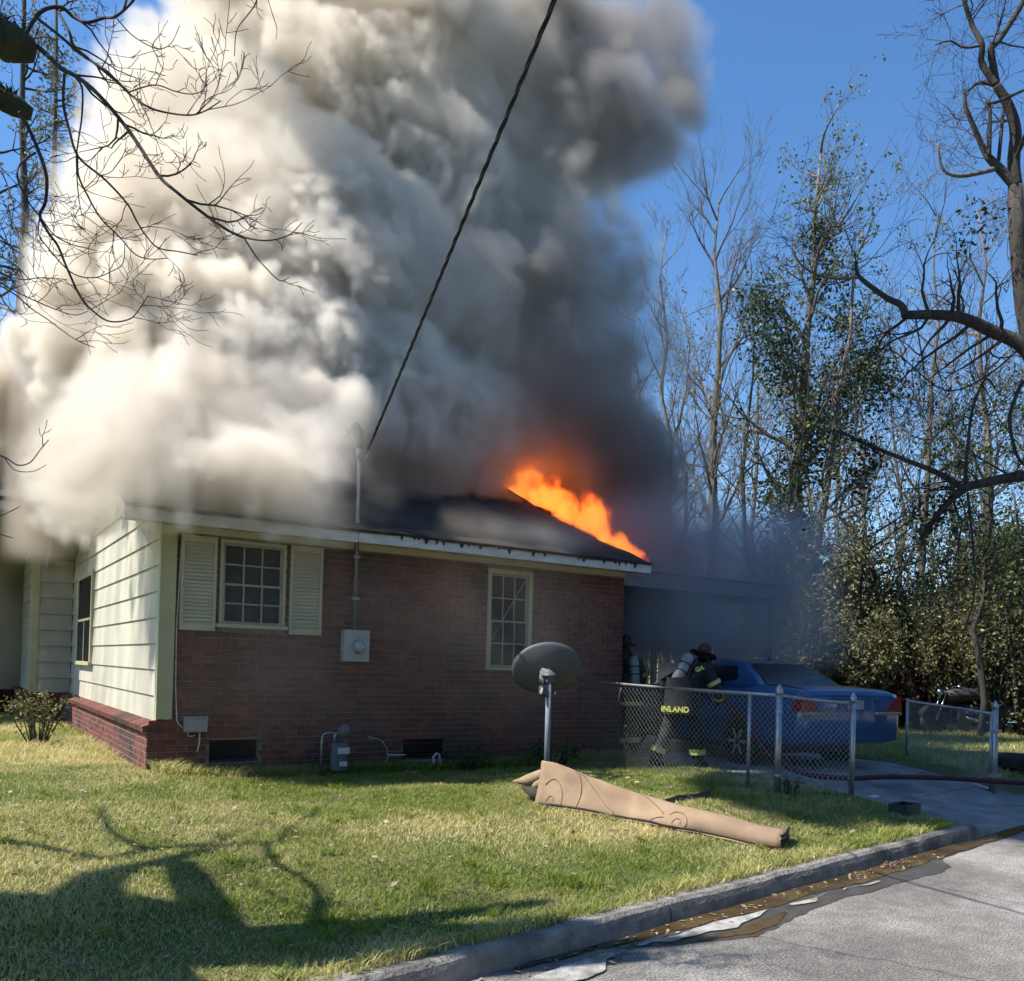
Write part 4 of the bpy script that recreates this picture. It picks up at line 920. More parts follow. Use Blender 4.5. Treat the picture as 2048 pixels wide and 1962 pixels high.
# motorcycle
mz = .29
mo = T('motorcycle', 'black cruiser motorcycle with a covered seat parked on the far grass', 'motorcycle', (19.2, 1.45, mz), R(66)); mo.scale = (1.0, 1.0, 1.0)
for wy, r in ((0, .32), (1.5, .33)):
    w = MB().lathe([(r-.13, -.07), (r-.02, -.07), (r, -.04), (r, .04), (r-.02, .07), (r-.13, .07)], (0, wy, r), (1, 0, 0), 26).build('wheel', MAT['rubber'], mo, True)
    MB().lathe([(r-.13, -.05), (r-.15, 0), (r-.13, .05)], (0, wy, r), (1, 0, 0), 22, caps=False).build('rim', MAT['chrome'], w, True)
    for k in range(5): a = 2*math.pi*k/5; MB().beam((0, wy, r), (0, wy+math.cos(a)*(r-.14), r+math.sin(a)*(r-.14)), .03, .03, (1, 0, 0)).build('spoke', MAT['galv'], w)
    MB().rings([[(x*.10, wy+math.cos(a)*(r+.05), r+math.sin(a)*(r+.05)-abs(x)*.02) for x in (-1, -.5, 0, .5, 1)] for a in [R(20+140*i/8) for i in range(9)]], close=False, caps=False).build('mudguard', MAT['black'], mo, True)
MB().rings([[(math.cos(a)*.15*k, y, .86+math.sin(a)*.13*k) for a in [2*math.pi*i/14 for i in range(14)]] for y, k in ((.68, .5), (.76, .9), (.95, 1.05), (1.15, .85), (1.25, .4))]).build('fuel_tank', MAT['black'], mo, True)
MB().rings([[(x*w, y, z+h*(1-x*x)) for x in (-1, -.6, 0, .6, 1)] for y, z, w, h in ((-.30, .98, .10, .04), (-.18, .95, .15, .05), (.1, .84, .17, .05), (.4, .78, .16, .05), (.68, .84, .11, .03))], close=False, caps=False).build('seat', MAT['black'], mo, True)
MB().box((-.14, .2, .32), (.14, .95, .72)).build('engine', MAT['black'], mo, bevel=.05)
for k in range(5): MB().box((-.17, .45, .50+k*.035), (.17, .75, .515+k*.035)).build('cooling_fin', MAT['steel'], mo)
for s in (-1, 1):
    MB().box((s*.30-.11, -.35, .42), (s*.30+.11, .18, .72)).build('saddlebag', MAT['black'], mo, bevel=.05)
    MB().tube([(s*.16, .75, .4), (s*.2, .3, .3), (s*.22, -.5, .30)], [.03, .035, .05], 10).build('exhaust_pipe', MAT['chrome'], mo, True)
    MB().tube([(s*.09, 1.5, .33), (s*.09, 1.22, .98)], .025, 8).build('fork', MAT['chrome'], mo, True)
    MB().tube([(0, 1.12, 1.06), (s*.25, 1.08, 1.14), (s*.40, .92, 1.10)], .014, 8).build('handlebar', MAT['chrome'], mo, True)
    MB().lathe([(.05, 0), (.045, .02)], (s*.32, 1.05, 1.26), (0, -1, 0), 12).build('mirror', MAT['chrome'], mo)
    MB().box((s*.14-.02, -.42, .60), (s*.14+.02, -.36, .66)).build('indicator', MAT['red_lens'], mo)
MB().lathe([(.10, 0), (.09, .1), (.03, .14)], (0, 1.3, .98), (0, 1, 0), 16).build('headlamp', MAT['chrome'], mo, True)
MB().box((-.08, -.46, .52), (.08, -.44, .66)).build('number_plate', MAT['white'], mo)
MB().rings([[(math.cos(a)*.26*k, y, .93+max(-.2, math.sin(a)*.20*k)) for a in [2*math.pi*i/14 for i in range(14)]] for y, k in ((-.32, .5), (-.1, .9), (.3, .8), (.6, .85), (.95, .75), (1.2, .5))]).build('cover', mat('dust_cover', (.03, .032, .036), (.018, .02, .022), 5, .7, .4, 14), mo, True)

# picnic table
MAT['oldwood'] = mat('weathered_wood', (.10, .088, .075), (.06, .053, .046), 7, .9, .4, 50, stretch=(1, 6, 6))
pt = T('picnic_table', 'weathered wooden picnic table with benches on the shaded grass', 'picnic table', (16.6, 3.9, .29), R(12))
for i in range(5): MB().box((-.95, -.36+i*.146, .72), (.95, -.36+i*.146+.137, .76)).build('top_plank', MAT['oldwood'], pt)
for s in (-1, 1):
    for i in range(2): MB().box((-.95, s*.68-.13+i*.135, .42), (.95, s*.68-.13+i*.135+.125, .46)).build('bench_plank', MAT['oldwood'], pt)
    for e in (-.62, .62): MB().beam((e, s*.62, 0), (e, s*.24, .72), .04, .10, (1, 0, 0)).build('leg', MAT['oldwood'], pt)
for e in (-.66, .66): MB().box((e-.02, -.80, .33), (e+.02, .80, .42)).build('bench_support', MAT['oldwood'], pt); MB().box((e-.02, -.36, .64), (e+.02, .36, .72)).build('top_support', MAT['oldwood'], pt)

# tyres lying by the gate
for i, (p, lab) in enumerate((((11.95, -2.85), 'worn black tyre lying flat on the grass behind the gate post'),)):
    g = float(gz(*p)); o = T('tyre', lab, 'tyre', (p[0], p[1], g), 0)
    ax = Vector((0, 0, 1)) if i == 0 else Vector((.5, .5, .45)).normalized(); c0 = Vector((0, 0, .12)) if i == 0 else Vector((0, 0, .27))
    prof = [(.20, -.09), (.30, -.115), (.345, -.09), (.355, -.05), (.355, .05), (.345, .09), (.30, .115), (.20, .09), (.22, .0)]
    MB().lathe(prof+[prof[0]], c0, ax, 30, caps=False).build('casing', MAT['rubber'], o, True)
    tr = MB(); u_ = ax.orthogonal().normalized(); w_ = ax.cross(u_)
    for k in range(30):
        a = 2*math.pi*k/30; d = u_*math.cos(a)+w_*math.sin(a)
        tr.beam(c0+d*.357-ax*.06, c0+d*.357+ax*.06, .03, .016, d)
    tr.build('tread', MAT['rubber'], o)

# dark trailer box beyond the car
o = T('trailer', 'black box trailer standing behind the car under the trees', 'trailer', (14.6, 6.2, .29), R(-5))
MB().box((-1.0, -.7, .42), (.9, .9, 1.52)).build('box', MAT['black'], o, bevel=.03)
for s in (-1, 1):
    w = MB().lathe([(.15, -.08), (.28, -.08), (.30, -.05), (.30, .05), (.28, .08), (.15, .08)], (s*.85-.05, .1, .30), (1, 0, 0), 22).build('wheel', MAT['rubber'], o, True)
    MB().lathe([(.14, -.06), (.14, .06)], (s*.85-.05, .1, .30), (1, 0, 0), 16).build('rim', MAT['steel'], w)
MB().beam((-.05, -.7, .45), (-.05, -1.5, .45), .08, .08).build('drawbar', MAT['black'], o); MB().tube([(-.05, -1.4, .0), (-.05, -1.4, .5)], .03, 8).build('jockey_leg', MAT['steel'], o)

# the rug: folded over on itself, thrown on the lawn
MAT['rug'] = mat('rug_tan', (.36, .25, .155), (.29, .195, .118), 5, .92, .35, 220, c3=(.26, .175, .115), scale3=2.5)
MAT['rug_dark'] = mat('rug_underside_shade', (.05, .04, .034), (.035, .03, .026), 9, .95, .4, 120)  # dark rug backing, also used for shade inside and under the fold
MAT['rug_line'] = mat('rug_scroll', (.235, .16, .103), (.20, .135, .088), 8, .95)
Pa, Pb = Vector((2.86, -3.02, 0)), Vector((3.92, -5.02, 0))
Pa.z = float(gz(Pa.x, Pa.y)); Pb.z = float(gz(Pb.x, Pb.y))
rug = T('rug', 'folded tan rug with scroll pattern lying on the front lawn', 'rug', tuple(Pa))
ax = (Pb-Pa); LEN = ax.length; ax.normalize(); sd = Vector((ax.y, -ax.x, 0)).normalized()      # sd points towards the street side / camera
if sd.dot(EYE-Pa) < 0: sd = -sd
def rug_ring(f):
    c = Pa.lerp(Pb, f)-Pa; c.z = float(gz(*(Pa.lerp(Pb, f)).xy))-Pa.z
    h = float(np.interp(f, [0, .06, .2, .35, .5, .75, 1], [.41, .40, .31, .245, .20, .155, .135])); w0 = float(np.interp(f, [0, .3, .7, 1], [.15, .14, .13, .115])); w1 = float(np.interp(f, [0, .22, .5, 1], [.22, .26, .26, .22]))
    pk = float(np.interp(f, [0, .25, .5, 1], [.03, -.03, -.05, -.04])); s = float(sm((f-.28)/.5))
    tent = [(w0, 0), (w0+.006, .02), (w0*.66+pk*.33-.014, h*.33), (w0*.33+pk*.67-.016, h*.66), (pk+.014, h*.975), (pk, h), (pk-.014, h*.985), (pk-.07, h*.74), (-.62*w1, h*.4), (-w1, .04), (-w1-.01, 0)]
    slab = [(w0, 0), (w0+.014, .03), (w0+.004, .075), (w0-.028, h*.80), (w0-.075, h*.94), (0, h), (-.07, h*.985), (-.14, h*.93), (-w1+.02, h*.80), (-w1, .055), (-w1-.004, 0)]
    out = []
    for j in range(11):
        a = tent[j][0]*(1-s)+slab[j][0]*s; z_ = tent[j][1]*(1-s)+slab[j][1]*s
        k_ = (.020*float(vnoise(f*7+3, j*.45, 91))+.010*float(vnoise(f*23, j*.9, 92)))*min(1, z_/.05)
        out.append(c+sd*(a+k_)+Vector((0, 0, z_+.006+k_*.5)))
    return out
NF = 44
rr = [rug_ring(i/NF) for i in range(NF+1)]
def thick(rr, t, name, m):
    n = len(rr[0]); top = [v for r_ in rr for v in r_]; cen = [sum(r_, Vector())/n for r_ in rr]
    bot = [v+(c_-v).normalized()*t for r_, c_ in zip(rr, cen) for v in r_]; k = len(top); M_ = len(rr); fs = []
    for i in range(M_-1):
        for j in range(n-1): a = i*n+j; fs += [(a, a+1, a+n+1, a+n), (a+k, a+n+k, a+n+1+k, a+1+k)]
    for i in range(M_-1):
        a = i*n; fs.append((a, a+n, a+n+k, a+k)); a = i*n+n-1; fs.append((a, a+k, a+n+k, a+n))
    for j in range(n-1): a = j; fs.append((a, a+k, a+1+k, a+1)); a = (M_-1)*n+j; fs.append((a, a+1, a+1+k, a+k))
    return MB().add(top+bot, fs).build(name, m, rug, True)
ro = thick(rr, .012, 'folded_body', MAT['rug'])
def on_rug(f, v):      # v 0..1 over the camera-facing side from the ground to the apex
    r_ = rug_ring(min(1, max(0, f))); x = v*5; i = min(4, int(x)); p = r_[i].lerp(r_[i+1], x-i); return p+(sd*.6+Vector((0, 0, .5)))*.006
def scroll(pts, rad=.0034):
    q = [on_rug(f, v) for f, v in pts]; MB().tube(q, rad, 5).build('scroll_line', MAT['rug_line'], ro, True)
def spiral(cf, cv, r0, turns, a0, s=1): return [(cf+math.cos(a0+s*t*turns*2*math.pi)*r0*(1-t*.85)*.36, cv+math.sin(a0+s*t*turns*2*math.pi)*r0*(1-t*.85)*2.4) for t in [i/40 for i in range(41)]]
scroll(spiral(.615, .33, .13, 1.6, 2.6, -1)); scroll([(.50+.004*i, .20+.032*i-.0012*i*i) for i in range(14)])
scroll(spiral(.075, .22, .16, 1.3, 2.4, -1)); scroll([(.15+.05*math.sin(i/14*3)*.5+.01*i*.2, .95-.06*i) for i in range(15)]); scroll([(.17+.012*i, .90-.055*i+.0008*i*i) for i in range(16)])
scroll([(.44+.009*i, .92-.035*i) for i in range(13)])
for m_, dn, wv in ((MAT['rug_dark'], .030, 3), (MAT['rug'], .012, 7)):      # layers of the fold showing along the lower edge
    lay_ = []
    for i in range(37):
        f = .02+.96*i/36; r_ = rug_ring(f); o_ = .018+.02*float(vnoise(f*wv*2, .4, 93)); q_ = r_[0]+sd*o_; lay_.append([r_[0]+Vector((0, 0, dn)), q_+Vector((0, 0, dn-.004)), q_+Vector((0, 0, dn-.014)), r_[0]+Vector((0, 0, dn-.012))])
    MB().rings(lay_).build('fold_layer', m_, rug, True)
# crumpled end with its tip, dark sheet for the shade inside the fold, flap at the right
r0_ = rug_ring(.012); rE = rug_ring(.992)
MB().add([p-Vector((0, 0, .004)) for p in r0_], [tuple(range(11))]).build('hollow_shade', MAT['rug_dark'], rug)
MAT['rug_shaded'] = mat('rug_shaded_side', (.17, .115, .078), (.12, .082, .056), 8, .95, .3, 200)  # rug tan darkened into a shaded copy, for the end and flap
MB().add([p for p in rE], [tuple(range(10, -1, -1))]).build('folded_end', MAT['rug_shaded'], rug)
for k_ in range(3):       # edges of the layers at the flat end
    q_ = [rE[1].lerp(rE[9], t)+Vector((0, 0, .012+k_*.036+.01*math.sin(t*7+k_)))+ax*(.006+.006*k_) for t in np.linspace(.02, .98, 12)]
    MB().tube(q_, .010, 5).build('layer_edge', MAT['rug'] if k_ == 1 else MAT['rug_dark'], rug, True)
L0 = lambda px, py, d: at(px, py, d)-Pa
MB().tube([L0(1098, 1546, 8.32), L0(1082, 1550, 8.40), L0(1066, 1557, 8.46), L0(1052, 1561, 8.5), L0(1040, 1562, 8.53), L0(1026, 1563, 8.55)], [.035, .055, .060, .052, .030, .010], 12).build('crumpled_corner', MAT['rug'], rug, True)
MB().tube([L0(1090, 1560, 8.30), L0(1074, 1570, 8.42), L0(1060, 1572, 8.5)], [.03, .045, .02], 10).build('crumpled_corner', MAT['rug'], rug, True)
MB().tube([L0(1090, 1592, 8.28), L0(1068, 1586, 8.40), L0(1046, 1574, 8.5)], [.07, .06, .02], 10).build('fold_shadow', MAT['rug_dark'], rug, True)  # dark lump shaped as the shadow under the crumpled tip
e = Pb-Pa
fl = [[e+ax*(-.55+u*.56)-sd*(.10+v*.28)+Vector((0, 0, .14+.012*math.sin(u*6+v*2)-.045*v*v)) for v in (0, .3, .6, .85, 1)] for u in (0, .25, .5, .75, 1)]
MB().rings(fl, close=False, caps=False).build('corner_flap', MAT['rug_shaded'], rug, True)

o = T('rubber_strip', 'curled black rubber strip lying in the grass behind the rug', 'strip', (4.62, -3.3, float(gz(4.62, -3.3))))
q = [Vector((x_, y_, float(gz(x_, y_))+.035+dz_)) for x_, y_, dz_ in ((3.95, -3.55, 0), (4.25, -3.42, 0), (4.6, -3.36, 0), (4.85, -3.30, .01), (4.95, -3.22, .05), (4.99, -3.17, .09))]
off = Vector(o.location); rr = [[p+Vector((0, 0, -.03)), p+Vector((.02, .03, -.02)), p+Vector((.03, .05, .02)), p+Vector((.01, .02, .03))] for p in q]
MB(off=off).rings(rr).build('strip_body', MAT['black'], o)

o = T('valve_box', 'dark open utility box set in the lawn edge by the driveway', 'utility box', (6.62, -4.38, float(gz(6.6, -4.38))-.02), R(10))
bx = MB(); bx.box((-.17, -.10, 0), (.17, -.08, .13)); bx.box((-.17, .08, 0), (.17, .10, .13)); bx.box((-.17, -.08, 0), (-.15, .08, .13)); bx.box((.15, -.08, 0), (.17, .08, .13)); bx.build('collar', MAT['black'], o)
MB().box((-.15, -.08, .0), (.15, .08, .06)).build('lid', MAT['dark'], o)
o = T('paper_scrap', 'small white scrap lying at the lawn edge beside the driveway', 'scrap', (6.85, -3.86, .245)); MB().hexa([(-.06, -.02, 0), (.06, -.03, .0), (.06, .02, .012), (-.06, .03, .01), (-.06, -.02, .004), (.06, -.03, .006), (.06, .02, .018), (-.06, .03, .014)]).build('sheet', MAT['white'], o)

# twigs and leaves washed into the gutter
o = T('gutter_debris', 'small heap of twigs and dead leaves caught in the gutter', 'twigs', (4.82, Yk(4.82)-.10, .01))
rt = random.Random(9); MAT['twig'] = mat('dead_twig', (.30, .20, .14), (.17, .10, .07), 12, .9)
for k in range(16):
    a = rt.uniform(0, 6.3); c = Vector((rt.uniform(-.16, .16), rt.uniform(-.07, .07), rt.uniform(.005, .03))); l = rt.uniform(.05, .14); d = Vector((math.cos(a), math.sin(a)*.5, rt.uniform(-.1, .3)))
    MB().tube([c-d*l/2, c+Vector((0, 0, .01)), c+d*l/2], [.004, .005, .003], 5).build('twig', MAT['twig'], o)

# ------------------------------------------------------------------ grass, leaf litter, shrub, weeds
rng = np.random.default_rng(11)
MAT['grass'] = leaf_mat('grass_blade', (.22, .28, .045), (.74, .63, .30), .65, .45, 'dry')
def blades(n, xr, yr, hmin, hmax, name, keep, seed, tufts=0, wet=0.0):
    g = np.random.default_rng(seed); x = g.uniform(*xr, n); y = g.uniform(*yr, n)
    if tufts: i_ = g.integers(0, tufts, n); x = x[i_]+g.normal(0, .028, n); y = y[i_]+g.normal(0, .028, n)
    k = keep(x, y, g); x, y = x[k], y[k]; n = len(x)
    z = gz(x, y); h = g.uniform(hmin, hmax, n)*(1+.35*vnoise(x*2.3, y*2.3, 21)); a = g.uniform(0, 2*np.pi, n); w = g.uniform(.0022, .0048, n)*(1+h*3); ln = g.uniform(.3, 1.7, n)*h
    la = g.uniform(0, 2*np.pi, n); dx, dy = np.cos(a)*w, np.sin(a)*w; lx, ly = np.cos(la)*ln, np.sin(la)*ln
    V = np.empty((n, 5, 3), np.float32)
    V[:, 0] = np.stack([x-dx, y-dy, z-.006], -1); V[:, 1] = np.stack([x+dx, y+dy, z-.006], -1)
    V[:, 2] = np.stack([x+dx*.7+lx*.35, y+dy*.7+ly*.35, z+h*.6], -1); V[:, 3] = np.stack([x-dx*.7+lx*.35, y-dy*.7+ly*.35, z+h*.6], -1)
    V[:, 4] = np.stack([x+lx, y+ly, z+h*.95], -1)
    i5 = np.arange(n)*5; F3 = np.concatenate([np.stack([i5, i5+1, i5+2], -1), np.stack([i5, i5+2, i5+3], -1), np.stack([i5+3, i5+2, i5+4], -1)])
    patch = .62*vnoise(x*.8+3, y*.8, 31)+.38*vnoise(x*2.6, y*2.6, 32)
    bare = np.exp(-(((x-3.1)/.75)**2+((y+4.25)/.45)**2))
    dry = np.clip(.40+.95*patch+.75*bare-wet+g.normal(0, .22, n), 0, 1)
    return link(arr_mesh(name, V.reshape(-1, 3), F3, MAT['grass'], {'dry': np.repeat(dry, 5)}), name)
def keep_front(x, y, g):
    t = y-yk(x)-.12; inl = (t > 0)&~((x > 6.78)&(x < 10.6))&~((y > -.02)&(x > -.17)&(x < 6.4))
    d = np.hypot(x-EYE.x, y-EYE.y); p = np.clip(1.35-d*.075, .25, 1)
    return inl&(g.random(len(x)) < p)
tag(blades(440000, (-4.2, 7.0), (-6.9, 1.4), .014, .040, 'grass', keep_front, 1), 'short mixed green and straw coloured lawn grass', 'grass', kind='stuff')
tag(blades(15000, (-3.5, 6.6), (-6.6, -.1), .03, .085, 'grass_tufts', keep_front, 9, 330, .45), 'scattered taller green tufts in the lawn', 'grass', kind='stuff')
def keep_edge(x, y, g):
    t = y-yk(x)-.10; return (t > 0)&(t < .16)&(x < 6.4)
tag(blades(60000, (-1.5, 6.6), (-6.5, -4.8), .03, .085, 'kerb_grass', keep_edge, 2), 'longer dry grass hanging over the kerb', 'grass', kind='stuff')
def keep_wall(x, y, g): return (y < -.02-.0*x)&(gz(x, y) > 0)
tag(blades(9000, (-.1, 6.3), (-.35, -.02), .05, .17, 'wall_grass', keep_wall, 3), 'uncut grass along the foot of the brick wall', 'grass', kind='stuff')
def keep_left(x, y, g): return (g.random(len(x)) < .8)
tag(blades(60000, (-6, -.2), (1.2, 9), .05, .13, 'side_grass', keep_left, 4), 'grass beside the gable wall', 'grass', kind='stuff')
def keep_back(x, y, g): return ~((x > 6.8)&(x < 10.6))
tag(blades(50000, (10.3, 24), (-4, 9), .05, .12, 'rear_grass', keep_back, 5), 'shaded grass of the side yard', 'grass', kind='stuff')

def leaf_quads(C, size, g, name, m, flat=0.0, up=None):
    n = len(C); d = g.normal(size=(n, 3)); d /= np.linalg.norm(d, axis=1)[:, None]
    if flat: d[:, 2] *= 1-flat; d /= np.linalg.norm(d, axis=1)[:, None]
    q = g.normal(size=(n, 3)); s = np.cross(d, q); s /= np.linalg.norm(s, axis=1)[:, None]+1e-9
    if flat: s[:, 2] *= 1-flat; s /= np.linalg.norm(s, axis=1)[:, None]+1e-9
    sz = size if np.ndim(size) else g.uniform(.6, 1.3, n)*size; sz = np.asarray(sz)[:, None]
    nr = np.cross(d, s)
    V = np.stack([C-d*sz*.5, C+s*sz*.26+nr*sz*.06, C+d*sz*.5, C-s*sz*.26+nr*sz*.06], 1).astype(np.float32)
    i4 = np.arange(n)*4
    return arr_mesh(name, V.reshape(-1, 3), np.stack([i4, i4+1, i4+2, i4+3], -1), m)
MAT['litter'] = leaf_mat('dead_leaf', (.20, .12, .07), (.42, .33, .22), .7, .1)
x = rng.uniform(-3, 6.6, 1300); y = rng.uniform(-6.3, .0, 1300); k = y > yk(x)+.2; x, y = x[k], y[k]
C_ = np.stack([x, y, gz(x, y)+.035], -1); tag(link(leaf_quads(C_, rng.choice([.03, .04, .07], len(C_), p=[.55, .3, .15]), rng, 'leaf_litter', MAT['litter'], .75), 'leaf_litter'), 'scattered small dead leaves on the lawn', 'leaves', kind='stuff')
x = rng.uniform(-.6, 5.6, 170); y = yk(x)-np.abs(rng.normal(0, .10, 170))-.02
tag(link(leaf_quads(np.stack([x, y, np.full(170, .014)], -1), .04, rng, 'gutter_leaves', MAT['litter'], .85), 'gutter_leaves'), 'dead leaves along the gutter', 'leaves', kind='stuff')

MAT['leaf_shrub'] = leaf_mat('shrub_leaf', (.06, .09, .022), (.26, .24, .07), .42, .3)
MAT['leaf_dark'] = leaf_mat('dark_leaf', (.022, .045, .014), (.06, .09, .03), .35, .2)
MAT['leaf_mid'] = leaf_mat('mid_leaf', (.065, .09, .028), (.22, .23, .085), .5, .3)
MAT['leaf_olive'] = leaf_mat('olive_leaf', (.08, .09, .034), (.33, .30, .14), .5, .3)
MAT['leaf_red'] = leaf_mat('russet_leaf', (.10, .03, .018), (.26, .10, .055), .6, .2)
def shrub(name, label, c, rx, ry, h, stems, leaves, size, lm, seed, cat='shrub', group=None, bk='bark', drop=.0, lo=.05):
    g = np.random.default_rng(seed); rr_ = random.Random(seed); base = Vector(c)
    o = thing(name, label, cat, tuple(c), 0, group); st = MB(); pts = []
    for k in range(stems):
        a = rr_.uniform(0, 6.3); q = Vector((math.cos(a)*rx*rr_.uniform(.1, .95), math.sin(a)*ry*rr_.uniform(.1, .95), h*rr_.uniform(.45, 1)))
        b0 = Vector((math.cos(a)*rx*.15, math.sin(a)*ry*.15, -.05)); mid = b0.lerp(q, .5)+Vector((rr_.uniform(-.1, .1)*rx, rr_.uniform(-.1, .1)*ry, h*.08))
        r0 = .006+.012*h*rr_.uniform(.5, 1); st.tube([b0, mid, q], [r0, r0*.7, r0*.3], 5)
        for t in np.linspace(.15, 1, 10): p = b0.lerp(mid, t*2) if t < .5 else mid.lerp(q, t*2-1); pts.append((p, r0))
        for s_ in range(3):
            p = mid.lerp(q, rr_.uniform(0, .9)); e_ = p+Vector((rr_.uniform(-1, 1)*rx, rr_.uniform(-1, 1)*ry, rr_.uniform(-.1, .6)*h))*.35; st.tube([p, e_], [r0*.5, r0*.2], 4)
            for t in np.linspace(.2, 1, 6): pts.append((p.lerp(e_, t), r0))
    tag(st.build('stems', MAT[bk], o, True), kind='stuff')
    P_ = np.array([p for p, _ in pts]); w_ = np.clip((P_[:, 2]/h-lo), .02, 1); nc = max(1, leaves//7); idx = g.choice(len(P_), nc, p=w_/w_.sum())
    cc_ = P_[idx]+g.normal(size=(nc, 3))*np.array([rx, ry, h*.5])*.13; C_ = np.repeat(cc_, 7, 0); leaves = len(C_); C_ = C_+g.normal(size=(leaves, 3))*size*.75; C_[:, 2] = np.maximum(C_[:, 2], .02)
    link(leaf_quads(C_, size, g, 'foliage', lm), 'foliage', o)
    return o
shrub('shrub', 'small leafy yellow green shrub beside the gable wall', (-.92, 3.05, float(gz(-.92, 3.05))-.01), .40, .40, .66, 20, 460, .058, MAT['leaf_shrub'], 5)
shrub('weeds', 'dark weeds at the wall foot left of the satellite dish', (3.55, -.42, .30), .38, .2, .30, 12, 260, .05, MAT['leaf_dark'], 6, 'weeds')
shrub('weeds', 'dark weeds at the fence foot right of the satellite dish', (4.75, -.55, .29), .5, .25, .36, 16, 420, .055, MAT['leaf_dark'], 7, 'weeds')
shrub('weeds', 'low tuft of weeds at the foot of the fence corner post', (5.85, -3.5, .28), .22, .15, .16, 10, 140, .04, MAT['leaf_mid'], 8, 'weeds')
# ------------------------------------------------------------------ trees
def wander(p, d, L, n, rnd, curl, grav):
    pts = [Vector(p)]; d = Vector(d).normalized()
    for i in range(n):
        d = (d+Vector((rnd.gauss(0, curl), rnd.gauss(0, curl), rnd.gauss(0, curl)+grav))).normalized(); pts.append(pts[-1]+d*(L/n))
    return pts
def sprout(mb, p, d, L, r, lev, rnd, tips, curl=.16, grav=.03, kids=(3, 5), spread=.75, shrink=.62, rmin=.003):
    n = 5 if lev > 0 else 3; pts = wander(p, d, L, n, rnd, curl, grav)
    rad = [max(rmin, r*(1-.72*i/n)) for i in range(n+1)]
    mb.tube(pts, rad, 6 if r > .05 else (4 if r > .015 else 3), cap=False)
    if lev <= 0: tips.append((pts[-1], pts[-1]-pts[-2], L)); tips.append((pts[-2], pts[-1]-pts[-2], L)); return
    for k in range(rnd.randint(*kids)):
        t = rnd.uniform(.25, 1.0); i = min(n-1, int(t*n)); q = pts[i].lerp(pts[i+1], t*n-i); ax = (pts[i+1]-pts[i]).normalized()
        s = ax.orthogonal().normalized(); s.rotate(Matrix.Rotation(rnd.uniform(0, 6.283), 3, ax)); sp = spread*rnd.uniform(.6, 1.2)
        sprout(mb, q, ax*math.cos(sp)+s*math.sin(sp), L*shrink*rnd.uniform(.75, 1.2)*(1.05-.35*t), rad[i]*.62, lev-1, rnd, tips, curl, grav, kids, spread, shrink, rmin)
    sprout(mb, pts[-1], pts[-1]-pts[-2], L*shrink, rad[-1], lev-1, rnd, tips, curl, grav, kids, spread, shrink, rmin)

def clump(g, c, r, n): 
    v = g.normal(size=(n, 3)); v /= np.linalg.norm(v, axis=1)[:, None]; return np.array(c)+v*(g.random(n)**.45)[:, None]*r*(1+.25*g.normal(size=(n, 1)))
def leaves_at(tips, g, n, rad, extra=None):
    P_ = np.array([tuple(t[0]) for t in tips]); nc = max(1, n//5); idx = g.integers(0, len(P_), nc); C_ = np.repeat(P_[idx]+g.normal(size=(nc, 3))*rad, 5, 0); C_ = C_+g.normal(size=(len(C_), 3))*.08
    return C_ if extra is None else np.concatenate([C_]+extra)

def stem_tree(name, label, base, top, r, levels, seed, m, nbr, L0, lean=.1, leaves=None, group=None, start=.25, spread=.8, grav=.04, kids=(3, 5), shrink=.62, rmin=.004, cat='tree', curl=.14, up=.5):
    """trunk from base to top with branches all along it"""
    rnd = random.Random(seed); g = np.random.default_rng(seed); base, top = Vector(base), Vector(top)
    o = thing(name, label, cat, tuple(base), 0, group); off = base
    n = 9; tr = [base.lerp(top, i/n)+Vector((rnd.gauss(0, lean), rnd.gauss(0, lean), 0))*(.3 if i in (0, n) else 1) for i in range(n+1)]; tr[0] = base-Vector((0, 0, .3))
    MB(off=off).tube(tr, [max(.012, r*(1.15-1.05*i/n)) for i in range(n+1)], 9).build('trunk', m, o, True)
    br = MB(off=off); tips = []
    for k in range(nbr):
        t = start+(1-start)*(k+rnd.random())/nbr; i = min(n-1, int(t*n)); q = tr[i].lerp(tr[i+1], t*n-i); a = rnd.uniform(0, 6.283)
        d = Vector((math.cos(a), math.sin(a), up*rnd.uniform(.5, 1.4))); sprout(br, q, d, L0*(1.1-.6*t)*rnd.uniform(.7, 1.2), r*.42*(1.1-.7*t), levels, rnd, tips, curl, grav, kids, spread, shrink, rmin)
    tag(br.build('branches', m, o, True), kind='stuff')
    if leaves:
        for nn, rad, size, lm, extra in leaves:
            C_ = leaves_at(tips, g, nn, rad) if nn else np.zeros((0, 3))
            if extra: C_ = np.concatenate([C_]+[clump(g, c, r_, k_) for c, r_, k_ in extra]) if 0 else np.concatenate([C_]+[clump(g, c, r_, int(k_*1.9)) for c, r_, k_ in extra])
            link(leaf_quads(C_-np.array(off), size, g, 'crown', lm), 'crown', o)
    return o
G0 = .28
def base_at(px, depth, py=1345):
    p = at(px, py, depth); return Vector((p.x, p.y, G0))

